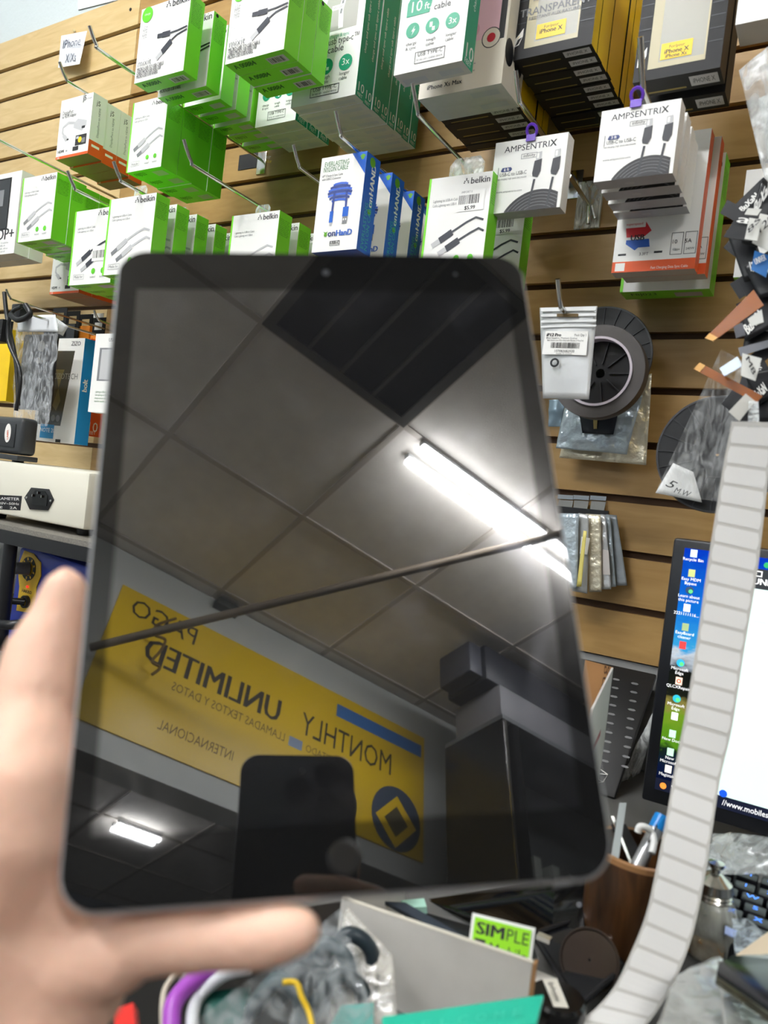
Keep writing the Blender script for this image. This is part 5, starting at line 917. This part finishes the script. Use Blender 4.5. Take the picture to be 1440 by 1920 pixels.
q = [pd(886, 1711, .50), pd(1004, 1740, .49), pd(990, 1850, .475), pd(872, 1818, .485)]; sg_ = slab('card_sign', q, .002, mat('sign_white', (240, 240, 236), .4)); tag(sg_, 'green and white card sign standing in the cardboard tray', 'sign')
P = Print(sg_, {'f': lambda u, v, e: q[3].lerp(q[2], u).lerp(q[0].lerp(q[1], u), v)-ray(940, 1770)*.0006-ray(940, 1770)*e})
P.rect('f', .05, .05, .95, .94, mat('sign_green', (150, 220, 40), .4)); P.text('f', 'SIM', .09, .66, .31, INK, bold=.03, fit=.44); P.text('f', 'PLE', .56, .66, .31, INK, fit=.36); P.rect('f', .09, .44, .26, .58, INK); P.text('f', 'Mobile', .32, .36, .30, INK, fit=.6); P.done()
o = sheet('tray_bag', [pd(650, 1700, .50), pd(735, 1790, .465), pd(745, 1925, .43), pd(590, 1930, .44)], .003, film('tray_film', (214, 210, 200), .30, .12, .7, 30), seed=21, nx=14, ny=20); tag(o, 'clear film hanging over the front of the cardboard tray', 'film')
o = sheet('parts_bag', [pd(640, 1700, .48), pd(700, 1900, .425), pd(640, 1960, .41), pd(330, 1945, .40)], .005, film('parts_film', (206, 212, 214), .13, .08, .7, 40), seed=23, nx=26, ny=26); tag(o, 'clear bag of dark parts spread below the finger', 'bag')
for i, (x, y, c_) in enumerate(((560, 1840, (38, 52, 56)), (610, 1820, (50, 70, 74)), (640, 1880, (30, 44, 48)), (520, 1890, (60, 80, 84)), (655, 1800, (44, 54, 60)))):
    p = pd(x, y, .468-.0002*(y-1800)); o = tube('bagged_part', smoothline([p+R*-.03-U*.02, p-R*.012+U*.004, p+U*.016, p+R*.014+U*.004, p+R*.012-U*.03], 5), .005, mat(f'part_{i}', c_, .3)); tag(o, f'dark curved part in the clear bag, {ORD[i] if i else "first"} of five below the finger', 'part', 'parts in the clear bag')
o = tube('yellow_wire', smoothline([pd(530, 1842, .42), pd(555, 1843, .42), pd(566, 1870, .415), pd(580, 1900, .41), pd(588, 1940, .40)], 6), .0016, mat('wire_yellow', (236, 196, 40), .4), n=8); tag(o, 'bent yellow wire on the bag of parts', 'wire')
tl_ = mat('teal_plastic', (44, 190, 160), .3); q = [pd(716, 1905, .41), pd(1020, 1863, .425), pd(1006, 1920, .405), pd(716, 1960, .39)]; o = slab('teal_strip', q, .004, tl_, bevel=.001); tag(o, 'teal plastic strip with raised letters at the bottom', 'strip')
for k, s in enumerate('NELCOME'):
    u = .12+k*.115; fn = lambda a, b: q[3].lerp(q[2], a).lerp(q[0].lerp(q[1], a), b)-ray(860, 1900)*.001
    P = Print(o, {'f': lambda a, b, e: fn(a, b)-ray(860, 1900)*e}); P.text('f', s, u, .35, .4, mat('teal_light', (70, 206, 178), .3), fit=.07)
    P.done()
o = slab('teal_scrap', [pd(640, 1885, .43), pd(700, 1880, .43), pd(700, 1960, .41), pd(600, 1960, .41)], .002, mat('teal_dull', (70, 150, 140), .4)); tag(o, 'dull teal scrap under the clear bag', 'scrap')
# phone frames at lower left
def frame(pts, ds, m, lab, r_=.0026, back=None):
    P3 = [pd(x, y, d) for (x, y), d in zip(pts, ds)]; o = tube('phone_bumper', smoothline(P3, 5), r_, m, n=8); tag(o, lab, 'bumper', 'phone bumpers')
    return o
frame([(440, 1806), (400, 1815), (350, 1850), (325, 1885), (322, 1930)], [.43, .43, .42, .41, .40], mat('frame_purple', (176, 84, 200), .3), 'purple phone frame below the finger', .005)
frame([(470, 1815), (420, 1828), (375, 1868), (362, 1900), (362, 1940)], [.425, .425, .42, .405, .395], mat('frame_white', (214, 216, 220), .3), 'white phone frame right of the purple one', .0035)
frame([(372, 1800), (340, 1818), (312, 1850), (305, 1885), (306, 1930)], [.445, .44, .43, .42, .41], mat('frame_cream', (206, 196, 178), .35), 'thin cream phone frame left of the purple one', .0018)
frame([(410, 1803), (378, 1820), (350, 1836), (350, 1850)], [.45, .445, .44, .44], mat('frame_grey', (176, 176, 176), .35), 'grey phone frame end between the cream and purple ones', .0045)
o = slab('green_case', [pd(380, 1860, .425), pd(470, 1850, .43), pd(440, 1960, .40), pd(360, 1960, .40)], .006, mat('green_dark', (10, 84, 74), .35)); tag(o, 'dark green case inside the white phone frame', 'case')
o = slab('red_case', [pd(214, 1892, .40), pd(250, 1880, .40), pd(256, 1950, .38), pd(216, 1960, .38)], .006, mat('case_red', (220, 36, 24), .35)); tag(o, 'small red case below the hand', 'case')
o = slab('black_mat', [pz(100, 1780, DESK+.003), pz(640, 1690, DESK+.003), pz(660, 1990, DESK+.003), pz(100, 1990, DESK+.003)], .0025, mat('mat_black', (16, 16, 18), .5)); tag(o, 'black work mat under the phone frames', 'mat')
o = slab('mint_lid', [pd(752, 1688, .60), pd(795, 1684, .60), pd(800, 1700, .59), pd(765, 1702, .59)], .006, mat('mint', (176, 222, 204), .35)); tag(o, 'mint green lid peeping out under the tablet edge', 'lid')
o = slab('dark_strap', [pd(722, 1690, .575), pd(760, 1692, .575), pd(880, 1760, .55), pd(872, 1772, .545)], .004, mat('strap_slate', (30, 40, 52), .5)); tag(o, 'dark slate strap behind the cardboard tray edge', 'strap')
# ================================================================ the person holding tablet and phone
def blob(name, chains, voxel, m, parent, smooth=6):
    """limbs given as chains of (point, radius) grown together into one skin"""
    bm = bmesh.new()
    for ch in chains:
        for (p, r), (q, t) in zip(ch[:-1], ch[1:]):
            L = (Vector(q)-Vector(p)).length; k = max(2, int(L/(min(r, t)*.4)))
            for i in range(k+1):
                f_ = i/k; bmesh.ops.create_icosphere(bm, subdivisions=2, radius=r+(t-r)*f_, matrix=Matrix.Translation(Vector(p).lerp(Vector(q), f_)))
    me = bpy.data.meshes.new(name); bm.to_mesh(me); bm.free(); o = link(bpy.data.objects.new(name, me))
    rm = o.modifiers.new('r', 'REMESH'); rm.mode = 'VOXEL'; rm.voxel_size = voxel; rm.use_smooth_shade = True
    sm = o.modifiers.new('s', 'SMOOTH'); sm.iterations = smooth; sm.factor = .5
    dg = bpy.context.evaluated_depsgraph_get(); m2 = bpy.data.meshes.new_from_object(o.evaluated_get(dg)); o.modifiers.clear(); o.data = m2; m2.materials.clear(); m2.materials.append(m)
    if parent: local(o, parent)
    return o
fh = Vector((F.x, F.y, 0)).normalized(); rh = Vector((fh.y, -fh.x, 0)); zz_ = Vector((0, 0, 1))
def body(a, b, c): return CP+rh*a+fh*b+zz_*c            # right, ahead, up from the camera
def TL(x, y, z): return TP+TX*x+TY*y+TN*z               # tablet's own axes
mm = lambda L: [(pd(x, y, d), r/1000) for x, y, d, r in L]
thumb = mm([(122, 1106, .272, 8.4), (107, 1165, .270, 10.6), (80, 1235, .266, 14.0), (66, 1298, .260, 14.2), (58, 1345, .256, 13.0), (52, 1390, .252, 16.4), (42, 1470, .244, 18.4), (38, 1560, .241, 18.2), (22, 1690, .252, 21.5), (-70, 1990, .25, 27)])
pinky = mm([(110, 1790, .249, 18), (215, 1788, .243, 13.4), (258, 1768, .240, 9.6), (282, 1764, .239, 11.2), (305, 1762, .238, 10.6), (316, 1761, .2375, 8.6), (330, 1760, .237, 10.6), (365, 1760, .2365, 10.6), (396, 1759, .2355, 9.0), (425, 1758, .235, 10.2), (490, 1755, .233, 10.2), (540, 1748, .231, 8.6), (560, 1746, .2305, 7.6)])
palm = [mm([(22, 1690, .252, 21.5), (110, 1790, .249, 18), (130, 1860, .25, 18), (-70, 1990, .25, 27)]), mm([(40, 1800, .252, 21), (150, 1850, .249, 16)])]
kn = [TL(-.094, -.094, -.021), TL(-.092, -.108, -.022), TL(-.088, -.121, -.023)]
fing = []
for b0, pts, r in ((kn[0], ((-.05, -.062, -.0185), (-.018, -.04, -.0175), (.004, -.026, -.0165)), .0095), (kn[1], ((-.042, -.084, -.0185), (-.006, -.068, -.0175), (.018, -.057, -.0165)), .0098), (kn[2], ((-.036, -.106, -.0185), (-.002, -.094, -.0175), (.02, -.086, -.0165)), .0092)):
    fing.append([(b0, r*1.25)]+[(TL(*p), r*(1-.1*i)) for i, p in enumerate(pts)])
pal = [(pd(40, 1640, .262), .018)]; palm += [[(kn[i], .0125), (pd(22, 1690, .256), .019)] for i in range(3)]+[[(kn[2], .012), (pd(150, 1800, .25), .016)], [(kn[0], .0125), (kn[2], .0125)]]
wr = pd(-70, 1990, .25); sl = body(-.13, -.38, -.13); e1 = body(-.23, -.06, -.34); sr = body(.24, -.40, -.13); e2 = body(.30, -.15, -.36)
# phone, flat against the lens
pn_ = F; po = CP-F*.004
def mphone(x, y): P_, w_ = mirror(x, y); q_ = P_+w_*((po-P_).dot(pn_)/w_.dot(pn_))-po; return q_.dot(R), q_.dot(U)
pa, pb_, pt_ = mphone(449, 1480)[0], mphone(665, 1480)[0], mphone(557, 1415)[1]
px0, px1 = min(pa, pb_), max(pa, pb_); pW = px1-px0; pH = .16; pcx = (px0+px1)/2; pcy = pt_-pH/2
def PL(a, b, c): return po+R*a+U*b+F*c
phn = empty('camera_phone', PL(pcx, pcy, 0)); tag(phn, 'dark blue phone taking the picture, mirrored low in the tablet', 'phone')
local(prism('phone_body', [PL(pcx+x, pcy+y, 0) for x, y in rrect(pW, pH, .012, 8)], -F*.008, mat('phone_blue_black', (8, 12, 28), .25), bevel=.0015, seg=3), phn)
for dx, dy in ((.014, -.014), (.014, -.036), (.034, -.025)): local(lathe('lens', [(0, .0004), (.0065, .0004), (.0075, .0016), (.0085, .0016), (.0085, 0)], PL(px1-dx-.004, pt_+dy, 0), F, mat('lens_black', (6, 6, 10), .1), n=24), phn)
local(lathe('flash', [(.0024, .0004), (0, .0004)], PL(pcx+.003, pt_-.012, 0), F, mat('flash_grey', (90, 92, 96), .3), n=14), phn)
wr2 = PL(px1+.035, pcy-.10, -.05)
rhand = [[(wr2, .026), (PL(px1+.012, pcy-.055, -.022), .02), (PL(px1+.004, pcy-.03, -.02), .014)], [(e2, .042), (wr2, .027)]]
for k in range(4):
    b_ = pcy-.012-k*.019; rhand.append([(PL(px1+.008, b_-.012, -.014), .0095), (PL(px1+.010, b_-.004, .006), .0088), (PL(px1-.012, b_+.002, .0095), .0082), (PL(px1-.034+.003*k, b_+.004, .0088), .0074)])
rhand.append([(PL(px1+.008, pcy-.03, -.02), .012), (PL(px1-.012, pcy-.005, -.02), .0095), (PL(px1-.03, pcy+.012, -.0175), .008)])
hw = mirror(538, 1655)[1]; hc = CP+hw*.56
head = [[(hc+zz_*0.0258-fh*0.0129, 0.0705), (hc-zz_*0.0103-fh*0.0086, 0.0671)], [(hc-zz_*0.0172+fh*0.0086, 0.0568), (hc-zz_*0.0645+fh*0.0189, 0.0413), (hc-zz_*0.0774+fh*0.0258, 0.0292)], [(hc+fh*0.0619, 0.0086), (hc-zz_*0.0241+fh*0.0774, 0.0112)], [(hc-zz_*0.0473+fh*0.0602, 0.0138), (hc-zz_*0.0482+fh*0.0636, 0.0120)],
        [(hc+rh*0.0688, 0.0112), (hc+rh*0.0714-zz_*0.0215, 0.0077)], [(hc-rh*0.0688, 0.0112), (hc-rh*0.0714-zz_*0.0215, 0.0077)], [(hc-zz_*0.0430-fh*0.0172, 0.0473), (hc-zz_*0.1462-fh*0.0301, 0.0473), (hc-zz_*0.2064-fh*0.0344, 0.0645)]]
per = empty('person', (hc.x, hc.y, 0)); tag(per, 'person in a black shirt holding the tablet and a phone', 'person')
skin = mat('skin', (237, 194, 170), .5, noise=.12, scale=28, bump=.15, bscale=260, sss=.2)
nk = hc-zz_*.24-fh*.04
blob('body', [thumb, pinky, *palm, *fing, [(wr, .027), (wr.lerp(e1, .3), .034), (wr.lerp(e1, .75), .042), (e1, .04)], [(e1, .042), (sl, .05)], *rhand, [(e2, .045), (sr, .05)], *head, [(sl, .055), (nk-zz_*.02, .07), (sr, .055)], [(nk-zz_*.03, .08), (nk-zz_*.2, .09)]], .0028, skin, per, 5)
nail = mat('nail', (238, 196, 182), .25)
tp = pd(122, 1104, .272); local(prism('thumb_nail', [tp+R*(.0045*math.cos(k*.5236)-.0035)+U*(.0062*math.sin(k*.5236)+.001)+F*.0078 for k in range(12)], F*.0006, nail), per)
shirt = mat('shirt_black', (17, 17, 19), .8, noise=.15, scale=60)
hip = body(.05, -.48, 0); hip.z = .84
shirt_o = blob('shirt', [[(e1.lerp(wr, .45), .046), (e1, .052), (sl, .066)], [(e2.lerp(wr2, .8), .037), (e2, .052), (sr, .066)], [(sl, .068), (nk-zz_*.05, .082), (sr, .068)], [(nk-zz_*.07+rh*.07, .10), (hip+rh*.06+zz_*.2, .105), (hip+rh*.06, .115)], [(nk-zz_*.07-rh*.07, .10), (hip-rh*.06+zz_*.2, .105), (hip-rh*.06, .115)]], .009, shirt, per, 8)
legs = []
for s in (-1, 1): legs.append([(hip+rh*s*.07, .112), (hip+rh*s*.09-zz_*.2, .09), (hip+rh*s*.1-zz_*.38+fh*.01, .066), (Vector((hip.x, hip.y, .1))+rh*s*.11, .056)])
blob('trousers', legs+[[(hip-rh*.06, .117), (hip+rh*.06, .117)]], .01, mat('denim', (34, 40, 56), .8), per, 8)
for s in (-1, 1): b0 = Vector((hip.x, hip.y, .045))+rh*s*.11; blob('shoe', [[(b0-fh*.03, .043), (b0+fh*.06, .042), (b0+fh*.15-zz_*.008, .035)]], .006, mat('shoe_black', (24, 24, 26), .5), per, 6)
blob('hair', [[(hc+zz_*.038-fh*.026, .0715), (hc-zz_*.017-fh*.038, .064)], [(hc+zz_*.06+fh*.017-rh*.026, .043), (hc+zz_*.06+fh*.017+rh*.026, .043)]], .006, mat('hair_dark', (22, 18, 16), .6), per, 4)
for s in (-1, 1):
    e = hc+fh*.053+rh*s*.027+zz_*.003; local(lathe('eye', [(0, .012), (.006, .0105), (.0105, .005), (.012, 0)], e, fh, mat('eye_white', (226, 222, 216), .2), n=16), per); local(lathe('iris', [(0, .0128), (.004, .0122), (.0055, .0108)], e, fh, mat('iris_brown', (50, 32, 20), .2), n=14), per)
local(prism('mouth', [hc-zz_*.045+fh*.075+rh*.019*math.cos(k*.5236)+zz_*.005*math.sin(k*.5236)-fh*.006*abs(math.cos(k*.5236)) for k in range(12)], -fh*.004, mat('lips', (176, 104, 96), .45)), per)
